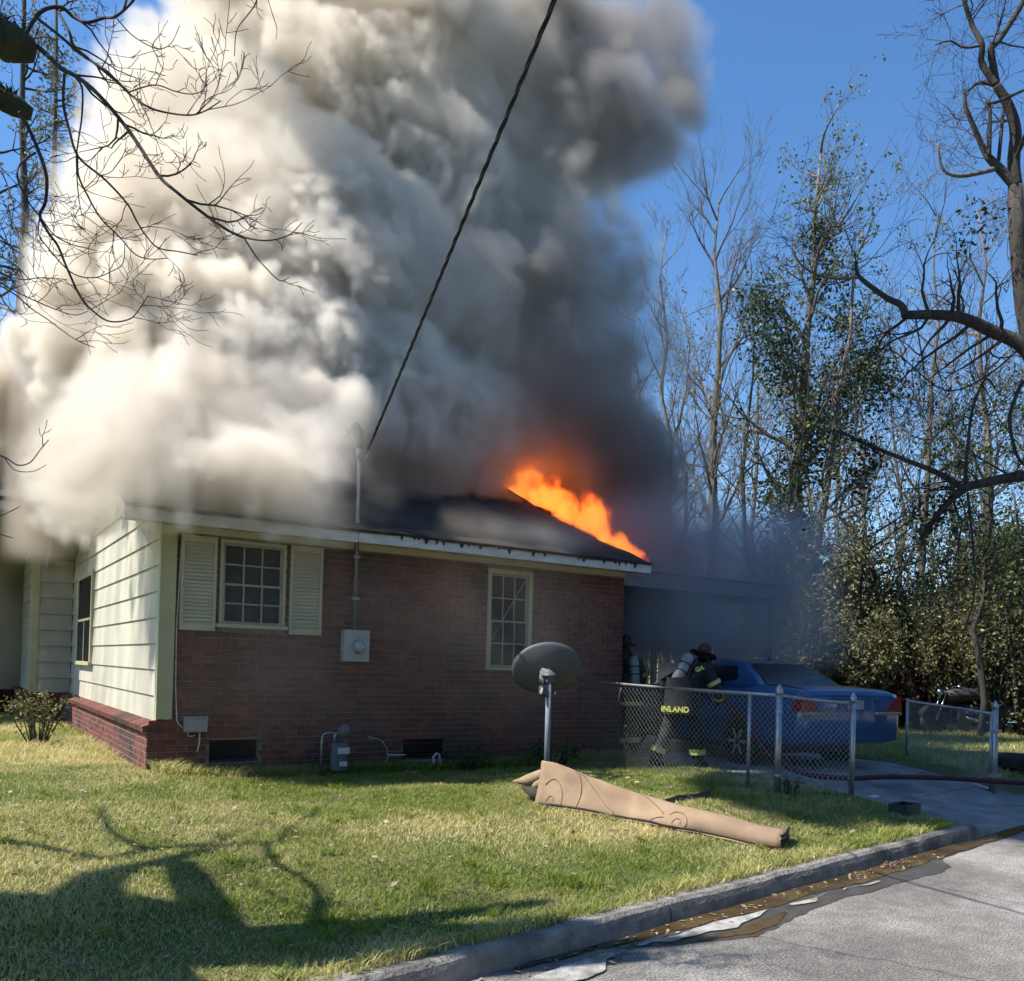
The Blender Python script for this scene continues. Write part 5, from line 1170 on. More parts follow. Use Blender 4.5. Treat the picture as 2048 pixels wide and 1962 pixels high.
# tall ivy-clad tree behind the carport, its second stem, leaf clumps where the photo has them
cl = lambda L_: [(tuple(at(px, py, d)), r, k) for px, py, d, r, k in L_]
stem_tree('tall_tree', 'tall tree with dark evergreen clumps rising behind the carport', base_at(1560, 24), at(1640, 300, 24), .24, 2, 21, MAT['bark_pale'], 26, 2.6, .10,
          [(2600, .16, .11, MAT['leaf_mid'], None), (0, 0, .125, MAT['leaf_dark'], cl([(1525, 610, 24, .8, 420), (1545, 680, 23.6, .9, 420), (1560, 750, 24, .8, 330), (1690, 790, 23.5, 1.15, 800), (1760, 760, 23.2, .8, 420), (1720, 720, 23.6, .7, 300), (1640, 480, 24, .6, 260), (1650, 560, 24, .7, 300), (1690, 640, 23.8, .7, 300), (1620, 850, 23.5, 1.0, 500), (1665, 890, 23.4, .9, 420), (1560, 1010, 23.5, .8, 420), (1600, 940, 23.6, .8, 380), (1585, 1090, 23.4, .9, 520), (1540, 1150, 23.4, .9, 480)]))], start=.30, up=.9, grav=.07)
stem_tree('tall_tree', 'pale second stem leaning right beside the tall evergreen tree', base_at(1580, 23.2), at(1720, 470, 23.2), .15, 2, 22, MAT['bark_pale'], 16, 2.4, .12, [(900, .16, .11, MAT['leaf_mid'], None)], start=.35, up=.8, grav=.06)
stem_tree('bare_tree', 'bare grey tree with a broad fan of twigs beyond the smoke', base_at(1425, 27), at(1440, 395, 27), .20, 3, 23, MAT['bark_pale'], 20, 3.2, .14, None, start=.30, up=1.25, grav=.09, spread=.6, kids=(3, 4))
stem_tree('bare_tree', 'slender bare tree half hidden by the edge of the smoke', base_at(1345, 28), at(1330, 460, 28), .12, 3, 24, MAT['bark_pale'], 16, 2.4, .12, None, start=.32, up=1.3, grav=.08, spread=.55, kids=(2, 4))
stem_tree('bare_tree', 'thin bare sapling between the fan shaped tree and the tall evergreen', base_at(1490, 29), at(1500, 560, 29), .11, 3, 25, MAT['bark'], 14, 2.6, .12, None, start=.35, up=1.0, grav=.07, kids=(2, 4))
stem_tree('bare_tree', 'pale bare tree in the gap below the long bowed limb', base_at(1830, 30), at(1870, 430, 30), .15, 3, 26, MAT['bark_pale'], 18, 3.0, .15, [(300, .12, .09, MAT['leaf_red'], None)], start=.35, up=1.0, grav=.06, kids=(2, 4))
stem_tree('bare_tree', 'bare tree with hanging dead leaves near the right edge', base_at(1985, 27), at(1950, 420, 27), .17, 3, 27, MAT['bark_pale'], 18, 2.8, .15, [(520, .12, .10, MAT['leaf_dark'], None)], start=.35, up=.9, grav=.04, kids=(2, 4))
stem_tree('leaning_tree', 'ivy covered trunk leaning left in front of the hedge', base_at(1850, 22), at(1690, 980, 22.5), .17, 2, 28, MAT['bark'], 14, 2.0, .12, [(1600, .2, .10, MAT['leaf_mid'], None)], start=.3, up=.8)
stem_tree('holly_tree', 'dark leaved holly at the right edge under the long limb', base_at(1960, 20), at(1990, 830, 20), .075, 2, 29, MAT['bark'], 22, 1.7, .10, [(5000, .25, .10, MAT['leaf_dark'], None)], start=.3, up=.6)

# big bare tree at the right edge, limbs followed along the photograph's
rt_base = base_at(2150, 12.5); rt = thing('limb_tree', 'large bare oak at the right edge with a long bowed limb', 'tree', tuple(rt_base))
def path(L_, depth, r0, r1, parent, name, m, off, seed=0, dd=0.0, side=None, nseg=6):
    rnd = random.Random(seed); P_ = [at(px, py, depth+dd*i+rnd.gauss(0, .04)) for i, (px, py) in enumerate(L_)]; out = []
    for i in range(len(P_)-1):
        p0, p1, p2, p3 = [P_[max(0, min(len(P_)-1, i+k))] for k in (-1, 0, 1, 2)]
        for k in range(nseg):
            t = k/nseg; out.append(.5*((2*p1)+(p2-p0)*t+(2*p0-5*p1+4*p2-p3)*t*t+(3*p1-p0-3*p2+p3)*t**3))
    out.append(P_[-1]); n = len(out)
    MB(off=off).tube(out, [r0+(r1-r0)*i/(n-1) for i in range(n)], 8 if r0 > .03 else 5).build(name, m, parent, True)
    return out
off = rt_base; D = 12.5
def rlimb(L_, r0, r1, seed, dd=0.0, tw=6, lev=2, TL=.9, m='bark'):
    q = path(L_, D, r0, r1, rt, 'limb', MAT[m], off, seed, dd); rnd = random.Random(seed+50); mb = MB(off=off); tips = []
    for k in range(tw):
        i = rnd.randint(len(q)//4, len(q)-2); ax = (q[i+1]-q[i]).normalized(); s = ax.orthogonal().normalized(); s.rotate(Matrix.Rotation(rnd.uniform(0, 6.28), 3, ax)); sprout(mb, q[i], ax*.6+s, TL*rnd.uniform(.6, 1.2), max(.006, r1*.5), lev, rnd, tips, .2, .0, (2, 4), .8, .62, .0028)
    if tw: tag(mb.build('twigs', MAT[m], rt, True), kind='stuff')
    return tips
MB(off=off).tube([rt_base-Vector((0, 0, .3)), at(2140, 900, D), at(2075, 720, D), at(2048, 615, D), at(2034, 477, D), at(2031, 373, D)], [.30, .25, .17, .12, .105, .10], 10).build('trunk', MAT['bark'], rt, True)
TP = []
TP += rlimb([(2031, 373), (2027, 328), (2031, 261), (2016, 209), (1993, 171)], .10, .06, 1, .0, 3)
rlimb([(1993, 171), (1982, 97), (1997, 82), (2046, 4), (2070, -60)], .055, .03, 2)
rlimb([(1993, 171), (1964, 127), (1964, 89), (1945, 52), (1928, 0), (1915, -60)], .05, .025, 3)
rlimb([(2031, 373), (1997, 335), (1979, 317), (1971, 306), (1949, 257), (1930, 209), (1930, 179)], .07, .02, 4, .02)
rlimb([(1979, 312), (1980, 224), (1973, 203), (1990, 205), (2048, 180)], .03, .02, 5, -.02, 3); rlimb([(1997, 322), (2003, 261), (2008, 209)], .028, .02, 6, .02, 1)
rlimb([(1990, 335), (1979, 341), (1919, 352), (1885, 337), (1876, 287)], .04, .012, 7, .0, 5, 2, .7, 'bark_pale')
rlimb([(1993, 171), (1960, 165), (1936, 182)], .035, .014, 8, .0, 3); rlimb([(1965, 90), (1930, 95), (1900, 82), (1870, 90)], .02, .008, 9, .02, 6, 2, .6)
# long bowed limb
rlimb([(2090, 760), (2046, 693), (1979, 660), (1930, 638), (1885, 630), (1811, 630)], .115, .06, 11, .0, 12, 2, 1.1)
rlimb([(1811, 632), (1802, 610), (1774, 596), (1729, 563), (1714, 545), (1712, 522)], .055, .018, 12, .0, 8, 2, .9)
rlimb([(1716, 555), (1654, 555), (1606, 533), (1583, 496)], .026, .010, 13, .02, 12, 2, .9, 'bark_pale')
rlimb([(1925, 640), (1925, 600), (1918, 590)], .02, .012, 14, 0, 0); rlimb([(1830, 632), (1840, 690), (1850, 760), (1846, 820)], .012, .006, 15, .0, 5); rlimb([(2046, 760), (2020, 830), (2030, 900), (2048, 930)], .03, .02, 16, 0, 6)
rlimb([(2090, 640), (1990, 740), (1890, 780), (1780, 700), (1700, 720)], .016, .006, 17, .05, 12, 2, .9)
# lower limb hung with dead clumps
TP2 = rlimb([(2110, 960), (2048, 952), (1981, 963), (1929, 978), (1884, 1019), (1840, 1080)], .09, .035, 18, .0, 10, 2, .9)
TP2 += rlimb([(1929, 978), (1880, 948), (1817, 922), (1731, 888), (1668, 862), (1590, 880)], .05, .012, 19, .03, 16, 2, .9)
rlimb([(1929, 978), (1935, 900), (1945, 820), (1970, 760), (1990, 775)], .03, .012, 20, 0, 8, 2, .8); rlimb([(1935, 985), (1945, 1080), (1950, 1180), (1930, 1260)], .02, .01, 21, 0, 6, 2, .7)
g = np.random.default_rng(77); ex = cl([(1722, 960, 12.4, .30, 130), (1735, 900, 12.5, .22, 90), (1870, 1010, 12.5, .32, 170), (1850, 1060, 12.5, .22, 90), (1750, 925, 12.5, .2, 60), (1960, 440, 12.5, .4, 90), (1925, 480, 12.5, .25, 50)])
link(leaf_quads(np.concatenate([clump(g, c, r, k) for c, r, k in ex]+[leaves_at(TP2, g, 260, .12)])-np.array(off), .085, g, 'dead_leaves', MAT['bark'] if 0 else leaf_mat('dead_cluster', (.02, .018, .014), (.06, .05, .035), .8, .1)), 'dead_leaves', rt)

# hedge of evergreen bushes along the back of the yard
hb = [(1470, 25.5, 1250, 2.0, 'leaf_olive'), (1560, 24.0, 1080, 2.0, 'leaf_olive'), (1640, 23.0, 1010, 2.1, 'leaf_olive'), (1720, 24.5, 1120, 2.2, 'leaf_mid'), (1800, 25.5, 1170, 2.1, 'leaf_mid'), (1890, 25.0, 1130, 2.2, 'leaf_olive'), (1975, 23.5, 1040, 2.0, 'leaf_olive'), (2060, 22.0, 980, 2.1, 'leaf_mid'), (2150, 24.0, 1000, 2.4, 'leaf_mid'), (1360, 28.0, 1200, 2.2, 'leaf_mid'), (1250, 29.0, 1230, 2.4, 'leaf_mid')]
names = ['olive evergreen bush showing under the carport roof', 'olive evergreen bush beside the carport post', 'tall olive bush at the foot of the tall tree', 'mid green bush left of the russet one', 'mid green bush behind the russet one', 'olive bush behind the motorcycle', 'tall olive bush behind the gate post', 'tall mid green bush at the right edge', 'mid green bush just past the right edge', 'mid green bush behind the carport smoke', 'mid green bush behind the house corner']
for i, (px, d, py, w, lm) in enumerate(hb):
    b_ = base_at(px, d); h = at(px, py, d).z-G0; n = 11000 if px < 2100 and px > 1400 else 2500
    shrub('evergreen_bush', names[i], tuple(b_), w*.85, w*.8, h, 34, n, .115, MAT[lm], 300+i, 'bush', 'evergreen bushes along the back of the yard', 'bark', lo=-.25)
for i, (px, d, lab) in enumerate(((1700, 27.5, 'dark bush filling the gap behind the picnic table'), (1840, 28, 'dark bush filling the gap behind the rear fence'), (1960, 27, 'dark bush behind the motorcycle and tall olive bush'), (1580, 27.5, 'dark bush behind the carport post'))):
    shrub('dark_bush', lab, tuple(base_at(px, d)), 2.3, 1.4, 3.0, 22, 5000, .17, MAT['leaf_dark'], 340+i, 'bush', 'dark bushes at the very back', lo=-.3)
shrub('russet_bush', 'russet brown leaved bush between the green bushes', tuple(base_at(1795, 22.5)), .85, .7, 2.0, 18, 2600, .09, MAT['leaf_red'], 360, 'bush', lo=.1)
shrub('low_bush', 'bright leaved low bush behind the rear fence', tuple(base_at(1915, 26.8)), 2.4, .7, 1.9, 26, 5200, .09, MAT['leaf_shrub'], 361, 'bush', lo=-.1)
fbr = thing('fallen_branch', 'pale fallen branch lying across the bushes behind the car', 'branch', tuple(base_at(1690, 22)))
for L_, r0 in (([(1600, 1300), (1640, 1306), (1690, 1312), (1750, 1322), (1800, 1322)], .035), ([(1700, 1313), (1735, 1300), (1750, 1280)], .02), ([(1690, 1308), (1720, 1318), (1770, 1318)], .025)): path(L_, 21.6, r0, .012, fbr, 'limb', MAT['bark_pale'], Vector(fbr.location), 3)
for i, (px, d, py, lab) in enumerate(((1620, 21.8, 1190, 'sunlit olive shrub in front of the hedge beside the carport'), (1730, 21.5, 1210, 'sunlit olive shrub in front of the hedge left of the russet bush'), (1880, 22.0, 1200, 'sunlit olive shrub in front of the hedge above the motorcycle'), (1990, 21.0, 1170, 'sunlit olive shrub in front of the hedge above the gate post'), (2060, 20.0, 1120, 'sunlit olive shrub in front of the hedge at the right edge'))):
    b_ = base_at(px, d); shrub('olive_shrub', lab, tuple(b_), 1.2, 1.0, at(px, py, d).z-G0, 26, 5600, .10, MAT['leaf_olive'], 380+i, 'bush', 'sunlit shrubs in front of the hedge', lo=-.1)
# vines and dead runners slung between the trunks
rnd = random.Random(71); vn = MB()
for i in range(150):
    a = at(rnd.uniform(1480, 2080), rnd.uniform(560, 1150), rnd.uniform(20, 27)); b2 = a+rgt*rnd.gauss(0, 1.6)+fwd*rnd.gauss(0, 1)+Vector((0, 0, rnd.gauss(-.6, 1.4))); sg = rnd.uniform(.2, 1.0); n = 8
    vn.tube([a.lerp(b2, k/n)-Vector((0, 0, sg*4*(k/n)*(1-k/n)))+Vector((rnd.gauss(0, .05), rnd.gauss(0, .05), rnd.gauss(0, .05))) for k in range(n+1)], rnd.uniform(.006, .016), 3, cap=False)
tag(vn.build('vines', MAT['bark'], None), 'tangle of bare vines hanging among the trees on the right', 'vines', kind='stuff')
# distant wood closing the view
rnd = random.Random(88)
for i in range(16):
    px = 1180+i*62+rnd.uniform(-15, 15); d = rnd.uniform(36, 50)
    stem_tree('distant_tree', 'distant bare tree in the wood behind the hedge, number %s from the left' % ['one', 'two', 'three', 'four', 'five', 'six', 'seven', 'eight', 'nine', 'ten', 'eleven', 'twelve', 'thirteen', 'fourteen', 'fifteen', 'sixteen'][i], base_at(px, d), at(px+rnd.uniform(-30, 30), rnd.uniform(560, 900), d), .16, 2, 400+i, MAT['bark_pale'], 18, 3.2, .15, [(700, .4, .16, MAT['leaf_olive'], None)] if i % 2 else None, 'distant trees behind the hedge', .3, up=1.0, rmin=.008)

# tree at the left, out of frame: trunk, mossy limbs and hanging twigs reach into the picture
lt_base = Vector((-4.75, -4.45, float(gz(-4.75, -4.45)))); lt = thing('overhanging_tree', 'bare oak left of the picture, mossy limbs and twigs hanging into view', 'tree', tuple(lt_base)); off = lt_base
D = 4.1
j1, j2 = at(-60, 90, D), at(-60, 205, D+.5)
MB(off=off).tube([lt_base-Vector((0, 0, .3)), lt_base+Vector((.05, .0, 1.5)), lt_base+Vector((.25, .0, 3.2)), lt_base+Vector((.5, .05, 4.6)), lt_base+Vector((.6, .1, 6.5)), lt_base+Vector((.4, .2, 9.0))], [.42, .36, .31, .26, .18, .07], 12).build('trunk', MAT['bark'], lt, True)
fork = lt_base+Vector((.45, .04, 4.3))
def llimb(L_, r0, r1, seed, m='bark', tw=5, lev=1, TL=.35, dd=0.0, d=None, nm='branch'):
    q = path(L_, d or D, r0*.62, r1*.7, lt, nm, MAT[m], off, seed, dd); tw = int(tw*.65+.5); rnd = random.Random(seed+9); mb = MB(off=off); tips = []
    for k in range(tw):
        i = rnd.randint(len(q)//5, len(q)-2); ax = (q[i+1]-q[i]).normalized(); s = ax.orthogonal().normalized(); s.rotate(Matrix.Rotation(rnd.uniform(0, 6.28), 3, ax))
        sprout(mb, q[i], ax*.7+s, TL*rnd.uniform(.6, 1.3), max(.0028, r1*.8), lev, rnd, tips, .22, .05, (2, 3), .75, .6, .0016)
    if tw: tag(mb.build('twigs', MAT['bark'], lt, True), kind='stuff')
    return q
for j, (px, py, d, r) in enumerate(((30, 88, D, .082), (30, 212, D+.5, .055))):
    e = at(px, py, d); m1 = fork.lerp(e, .5)+Vector((0, 0, .25)); MB(off=off).tube([fork, m1, e.lerp(m1, .25), e, e+(e-m1).normalized()*.08], [.17, .11, r*1.05, r, r*.6], 12).build('mossy_limb', MAT['moss'], lt, True)
    mg = MB(off=off); rnd = random.Random(j)
    for k in range(26):        # knobbly bark swellings and the torn end
        t = rnd.uniform(.6, 1.03); p = m1.lerp(e, t)+Vector((rnd.gauss(0, .4), rnd.gauss(0, .4), rnd.gauss(0, .4)))*r; q = p+Vector((rnd.gauss(0, 1), rnd.gauss(0, 1), rnd.gauss(0, 1))).normalized()*r*.5; mg.tube([p, p.lerp(q, .5), q], [r*.55, r*rnd.uniform(.35, .6), r*.15], 7)
    for k in range(700):       # tufts of moss and fern on top of the limb
        t = rnd.uniform(.55, 1); p = (m1.lerp(e, t)); a = rnd.uniform(-.6, 3.7); q = p+Vector((rnd.gauss(0, .01), 0, 0))+upv*(math.sin(a)*r)+fwd*(-math.cos(a)*r); mg.tube([q, q+Vector((rnd.gauss(0, .012), rnd.gauss(0, .012), rnd.uniform(.005, .035)))], [.006, .002], 3, cap=False)
    tag(mg.build('moss_tufts', MAT['moss'], lt), kind='stuff')
# traced branches (photograph pixels, left part of the frame)
s_ = 700/1878
def Z_(L_): return [(x*s_, y*s_) for x, y in L_]
llimb(Z_([(110, 230), (200, 250), (330, 370), (390, 400), (520, 500), (690, 700), (850, 940), (940, 1025), (1110, 1160), (1230, 1240), (1310, 1275)]), .020, .009, 1, tw=12, lev=2, TL=.28)
llimb(Z_([(1310, 1275), (1400, 1290), (1480, 1285), (1560, 1255), (1620, 1195)]), .0075, .003, 2, tw=5, TL=.14)
llimb(Z_([(1310, 1275), (1370, 1370), (1430, 1440), (1500, 1505), (1550, 1490)]), .0065, .003, 3, tw=2, TL=.1)
llimb(Z_([(130, 200), (180, 110), (240, 50), (330, 40), (400, 95), (470, 120), (560, 95), (620, 88), (700, 20), (740, -40)]), .017, .008, 4, tw=6, lev=2, TL=.22)
llimb(Z_([(200, 100), (330, 200), (430, 290), (570, 380), (690, 500), (800, 575), (900, 605), (1020, 618), (1100, 595), (1180, 545)]), .012, .004, 5, tw=12, lev=2, TL=.25)
llimb(Z_([(300, 40), (370, 170), (400, 250), (520, 350), (640, 450), (690, 495)]), .012, .008, 6, tw=4)
llimb(Z_([(690, 495), (780, 465), (850, 458), (940, 490), (1020, 505), (1080, 490), (1110, 450)]), .006, .003, 7, tw=7, TL=.14)
llimb(Z_([(620, 90), (700, 180), (790, 240), (860, 262), (920, 230), (965, 135)]), .005, .0025, 8, tw=6, TL=.14)
llimb(Z_([(345, 395), (340, 560), (370, 690), (420, 840), (560, 960), (680, 1090), (730, 1180), (780, 1260), (850, 1330), (960, 1350), (1060, 1370)]), .012, .0035, 9, tw=10, lev=2, TL=.25, d=D+.1)
llimb(Z_([(415, 830), (420, 940), (470, 1050), (540, 1170), (640, 1270), (720, 1360), (800, 1390), (900, 1385)]), .009, .003, 10, tw=8, TL=.2, d=D+.12)
llimb(Z_([(390, 400), (440, 470), (440, 620), (420, 760), (410, 860), (420, 1040), (440, 1160)]), .009, .003, 11, tw=6, TL=.18)
llimb(Z_([(100, 600), (160, 700), (215, 830), (250, 950), (245, 1080), (215, 1160), (260, 1250), (310, 1320), (360, 1440), (430, 1590), (500, 1670), (590, 1725), (700, 1710), (760, 1640), (795, 1585)]), .018, .0035, 12, tw=14, lev=2, TL=.28, d=D+.5)
llimb(Z_([(190, 820), (110, 880), (95, 960), (150, 1080), (220, 1170), (290, 1260), (380, 1310), (460, 1330), (520, 1345)]), .010, .003, 13, tw=8, TL=.22, d=D+.5)
llimb(Z_([(215, 1160), (205, 1250), (250, 1320), (380, 1460), (500, 1490), (600, 1455), (660, 1410), (670, 1300)]), .007, .003, 14, tw=7, TL=.2, d=D+.5)
llimb(Z_([(-60, 1400), (20, 1470), (120, 1500), (220, 1490), (360, 1500)]), .007, .003, 15, tw=8, TL=.22, d=D+.6)
llimb(Z_([(-60, 1480), (60, 1550), (180, 1610), (300, 1660), (400, 1690), (470, 1670)]), .007, .003, 16, tw=8, TL=.22, d=D+.6)
llimb(Z_([(-60, 1500), (80, 1580), (160, 1650), (250, 1710), (330, 1770), (420, 1830), (510, 1865)]), .007, .003, 17, tw=6, TL=.2, d=D+.6)
llimb([(-20, 905), (10, 915), (35, 930), (60, 925), (80, 900), (97, 880)], .006, .003, 18, tw=2, TL=.1); llimb([(10, 917), (30, 940), (65, 943), (92, 930)], .004, .002, 19, tw=0)
llimb([(-20, 1042), (10, 1028), (40, 1013)], .005, .003, 20, tw=0, m='bark_pale'); llimb([(-20, 1062), (5, 1070), (25, 1076)], .004, .003, 21, tw=0)
llimb(Z_([(1400, -80), (1370, 20), (1330, 80), (1270, 165), (1258, 300)]), .006, .003, 22, tw=1, TL=.12); llimb(Z_([(1420, -60), (1460, 70), (1485, 150), (1480, 210)]), .004, .002, 23, tw=0)
for i, (a, b2) in enumerate((((-40, 60), (30, 30)), ((-30, 300), (30, 420)), ((-30, 500), (60, 560)))):
    llimb([a, ((a[0]+b2[0])/2+8, (a[1]+b2[1])/2-6), b2], .008, .004, 30+i, tw=6, lev=2, TL=.3, d=D+.8)
# crown above and to the left, outside the frame: casts the branch shadows on the lawn
cr_ = MB(off=off); rnd = random.Random(5); tips = []
for (dx, dy, dz), L_, r in (((-.8, .3, .5), 2.6, .13), ((-.2, -.9, .4), 2.4, .12), ((.3, .1, 1.0), 2.4, .11)):
    sprout(cr_, lt_base+Vector((.45, .05, 4.6)), (dx, dy, dz), L_, r, 2, rnd, tips, .15, .05, (2, 4), .7, .66, .004)
tag(cr_.build('crown', MAT['bark'], lt, True), kind='stuff')
# limbs overhead, left of the picture: their shadows are the ones lying on the lawn
def lift(px, py, h):      # ground point seen at (px, py), carried h metres up towards the sun
    d = fwd+rgt*((px-1024)/F_PX)+upv*((CY_PX-py)/F_PX); t = (.25-EYE.z)/d.z; p = EYE+d*t
    return p+SUN_H*(h/math.tan(SUN_EL))+Vector((0, 0, h))
def over(L_, rad, h, tw=0, seed=0, nm='limb'):
    P_ = [lift(x, y, h+.15*math.sin(i*1.7)) for i, (x, y) in enumerate(L_)]; out = []; rr_ = []
    for i in range(len(P_)-1):
        p0, p1, p2, p3 = [P_[max(0, min(len(P_)-1, i+k))] for k in (-1, 0, 1, 2)]
        for k in range(5):
            t = k/5; out.append(.5*((2*p1)+(p2-p0)*t+(2*p0-5*p1+4*p2-p3)*t*t+(3*p1-p0-3*p2+p3)*t**3)); rr_.append(rad[i]+(rad[i+1]-rad[i])*t)
    out.append(P_[-1]); rr_.append(rad[-1]); MB(off=off).tube(out, rr_, 8).build(nm, MAT['bark'], lt, True)
    rnd = random.Random(seed); mb = MB(off=off); tips = []
    for k in range(tw):
        i = rnd.randint(2, len(out)-2); ax_ = (out[i+1]-out[i]).normalized(); s = ax_.orthogonal().normalized(); s.rotate(Matrix.Rotation(rnd.uniform(0, 6.28), 3, ax_)); sprout(mb, out[i], ax_*.6+s, .7*rnd.uniform(.6, 1.2), .014, 2, rnd, tips, .2, .04, (2, 4), .7, .62, .003)
    if tw: tag(mb.build('twigs', MAT['bark'], lt, True), kind='stuff')
over([(-380, 1800), (-150, 1830), (60, 1835), (240, 1830), (420, 1850), (600, 1872), (800, 1858), (1000, 1842), (1240, 1826)], [.36, .34, .34, .30, .22, .14, .12, .11, .08], 5.0, 5, 1)
over([(-300, 1690), (0, 1697), (157, 1722), (235, 1735), (324, 1713), (450, 1706), (570, 1701)], [.06, .035, .035, .04, .055, .06, .04], 5.2, 9, 2)
over([(570, 1701), (590, 1675), (627, 1648), (690, 1600)], [.03, .02, .014, .008], 5.2, 6, 3); over([(545, 1705), (560, 1738), (600, 1755), (627, 1775), (615, 1805), (580, 1850)], [.025, .022, .022, .026, .032, .034], 5.2, 6, 4)
over([(225, 1640), (228, 1668), (250, 1690), (300, 1712)], [.015, .022, .025, .03], 5.3, 2, 5); over([(180, 1800), (230, 1765), (330, 1740), (430, 1715)], [.16, .12, .08, .06], 5.1, 2, 6); over([(420, 1850), (400, 1790), (370, 1740)], [.14, .12, .08], 5.0, 2, 7)
over([(120, 1850), (150, 1900), (260, 1960), (300, 2020)], [.28, .25, .2, .16], 4.9, 2, 8)

# pines far behind at the left
MAT['needle'] = leaf_mat('pine_needle', (.10, .11, .06), (.20, .18, .11), .6, .3)
for i, (px, d, py, lab) in enumerate(((35, 30, -150, 'tall pine behind the smoke at the left edge'), (100, 36, -60, 'hazy pine just right of the left edge'), (-20, 27, 300, 'bare limbed pine at the far left edge'))):
    b_ = base_at(px, d); tp = at(px+15, py, d); rnd = random.Random(600+i); g = np.random.default_rng(600+i); o = thing('pine_tree', lab, 'tree', tuple(b_)); n = 8
    tr = [b_.lerp(tp, k/n)+Vector((rnd.gauss(0, .06), rnd.gauss(0, .06), 0)) for k in range(n+1)]; MB(off=b_).tube(tr, [.22*(1.1-.9*k/n) for k in range(n+1)], 8).build('trunk', MAT['bark'], o, True)
    br = MB(off=b_); tips = []
    for k in range(34):
        t = .25+.75*rnd.random(); q = b_.lerp(tp, t); a = rnd.uniform(0, 6.28); sprout(br, q, (math.cos(a), math.sin(a), .25), 2.2*(1.15-.7*t), .05, 1, rnd, tips, .18, .05, (3, 5), .7, .6, .006)
    tag(br.build('branches', MAT['bark'], o, True), kind='stuff')
    idx = g.integers(0, len(tips), 2600); C_ = np.array([tuple(tips[k][0]) for k in idx])+g.normal(size=(2600, 3))*.14
    link(leaf_quads(C_-np.array(b_), .15, g, 'crown', MAT['needle']), 'crown', o)

# unseen evergreens added behind the camera to shade the house front from the southern sky
g = np.random.default_rng(900); rnd = random.Random(900); cs = []
for i in range(15):
    x0 = -42+i*6+rnd.uniform(-1.5, 1.5); y0 = float(yk(x0))-15-rnd.uniform(0, 4)
    for k in range(5): cs.append(clump(g, (x0+rnd.gauss(0, 1.2), y0+rnd.gauss(0, 1.0), 2+k*2.3), 2.9-.25*k, 420))
tag(link(leaf_quads(np.concatenate(cs), .85, g, 'shade_wood', MAT['leaf_dark']), 'shade_wood'), 'added dense evergreens across the street, unseen, shading the house front', 'trees', kind='stuff')
# ------------------------------------------------------------------ smoke and flames: real density grids
def lattice(grid, cell, g, origin):
    idx, fr, shp = [], [], []
    for i in range(3):
        q = (grid[i]-origin[i])/(cell if np.ndim(cell) == 0 else cell[i]); k = np.floor(q).astype(int); t = q-k; t = t*t*t*(t*(t*6-15)+10); idx.append(k); fr.append(t.astype(np.float32)); shp.append(k.max()+2)
    L_ = g.uniform(-1, 1, shp).astype(np.float32)
    a = L_[idx[0]]*(1-fr[0])[:, None, None]+L_[idx[0]+1]*fr[0][:, None, None]
    a = a[:, idx[1]]*(1-fr[1])[None, :, None]+a[:, idx[1]+1]*fr[1][None, :, None]
    return a[:, :, idx[2]]*(1-fr[2])+a[:, :, idx[2]+1]*fr[2]

def grid_object(name, den, mn, vs, m):
    """a volume whose voxels are the array den: points carry the values, Volume Cube reads them back by index"""
    nx, ny, nz = den.shape; mx = [mn[i]+(den.shape[i]-1)*vs for i in range(3)]
    me = bpy.data.meshes.new(name); me.vertices.add(den.size)
    me.attributes.new('d', 'FLOAT', 'POINT').data.foreach_set('value', np.ascontiguousarray(den.transpose(2, 1, 0), np.float32).ravel())
    o = link(me, name, None, m)
    ng = bpy.data.node_groups.new(name+'_grid', 'GeometryNodeTree'); N = ng.nodes.new; L = ng.links.new
    ng.interface.new_socket('Geometry', in_out='INPUT', socket_type='NodeSocketGeometry'); ng.interface.new_socket('Geometry', in_out='OUTPUT', socket_type='NodeSocketGeometry')
    gi, go = N('NodeGroupInput'), N('NodeGroupOutput'); pos = N('GeometryNodeInputPosition')
    def vm(op, a, b): 
        n = N('ShaderNodeVectorMath'); n.operation = op; L(a, n.inputs[0])
        if op == 'SCALE': n.inputs['Scale'].default_value = b
        elif b is not None: n.inputs[1].default_value = b
        return n.outputs[0]
    q = vm('FLOOR', vm('ADD', vm('SCALE', vm('SUBTRACT', pos.outputs[0], mn), 1/vs), (.5, .5, .5)), None)
    sp = N('ShaderNodeSeparateXYZ'); L(q, sp.inputs[0])
    def im(op, a, b):
        n = N('FunctionNodeIntegerMath'); n.operation = op; L(a, n.inputs[0])
        if isinstance(b, int): n.inputs[1].default_value = b
        else: L(b, n.inputs[1])
        return n.outputs[0]
    def ti(a): n = N('FunctionNodeFloatToInt'); L(a, n.inputs[0]); return n.outputs[0]
    ix = im('ADD', im('MULTIPLY', im('ADD', im('MULTIPLY', ti(sp.outputs[2]), int(ny)), ti(sp.outputs[1])), int(nx)), ti(sp.outputs[0]))
    na = N('GeometryNodeInputNamedAttribute'); na.data_type = 'FLOAT'; na.inputs[0].default_value = 'd'
    si = N('GeometryNodeSampleIndex'); si.data_type = 'FLOAT'; si.domain = 'POINT'; si.clamp = True
    L(gi.outputs[0], si.inputs['Geometry']); L(na.outputs[0], si.inputs['Value']); L(ix, si.inputs['Index'])
    vc = N('GeometryNodeVolumeCube'); L(si.outputs[0], vc.inputs['Density']); vc.inputs['Min'].default_value = mn; vc.inputs['Max'].default_value = mx
    for k, v in zip('XYZ', den.shape): vc.inputs['Resolution '+k].default_value = int(v)
    st = N('GeometryNodeSetMaterial'); st.inputs['Material'].default_value = m; L(vc.outputs[0], st.inputs[0]); L(st.outputs[0], go.inputs[0])
    o.modifiers.new('grid', 'NODES').node_group = ng
    return o

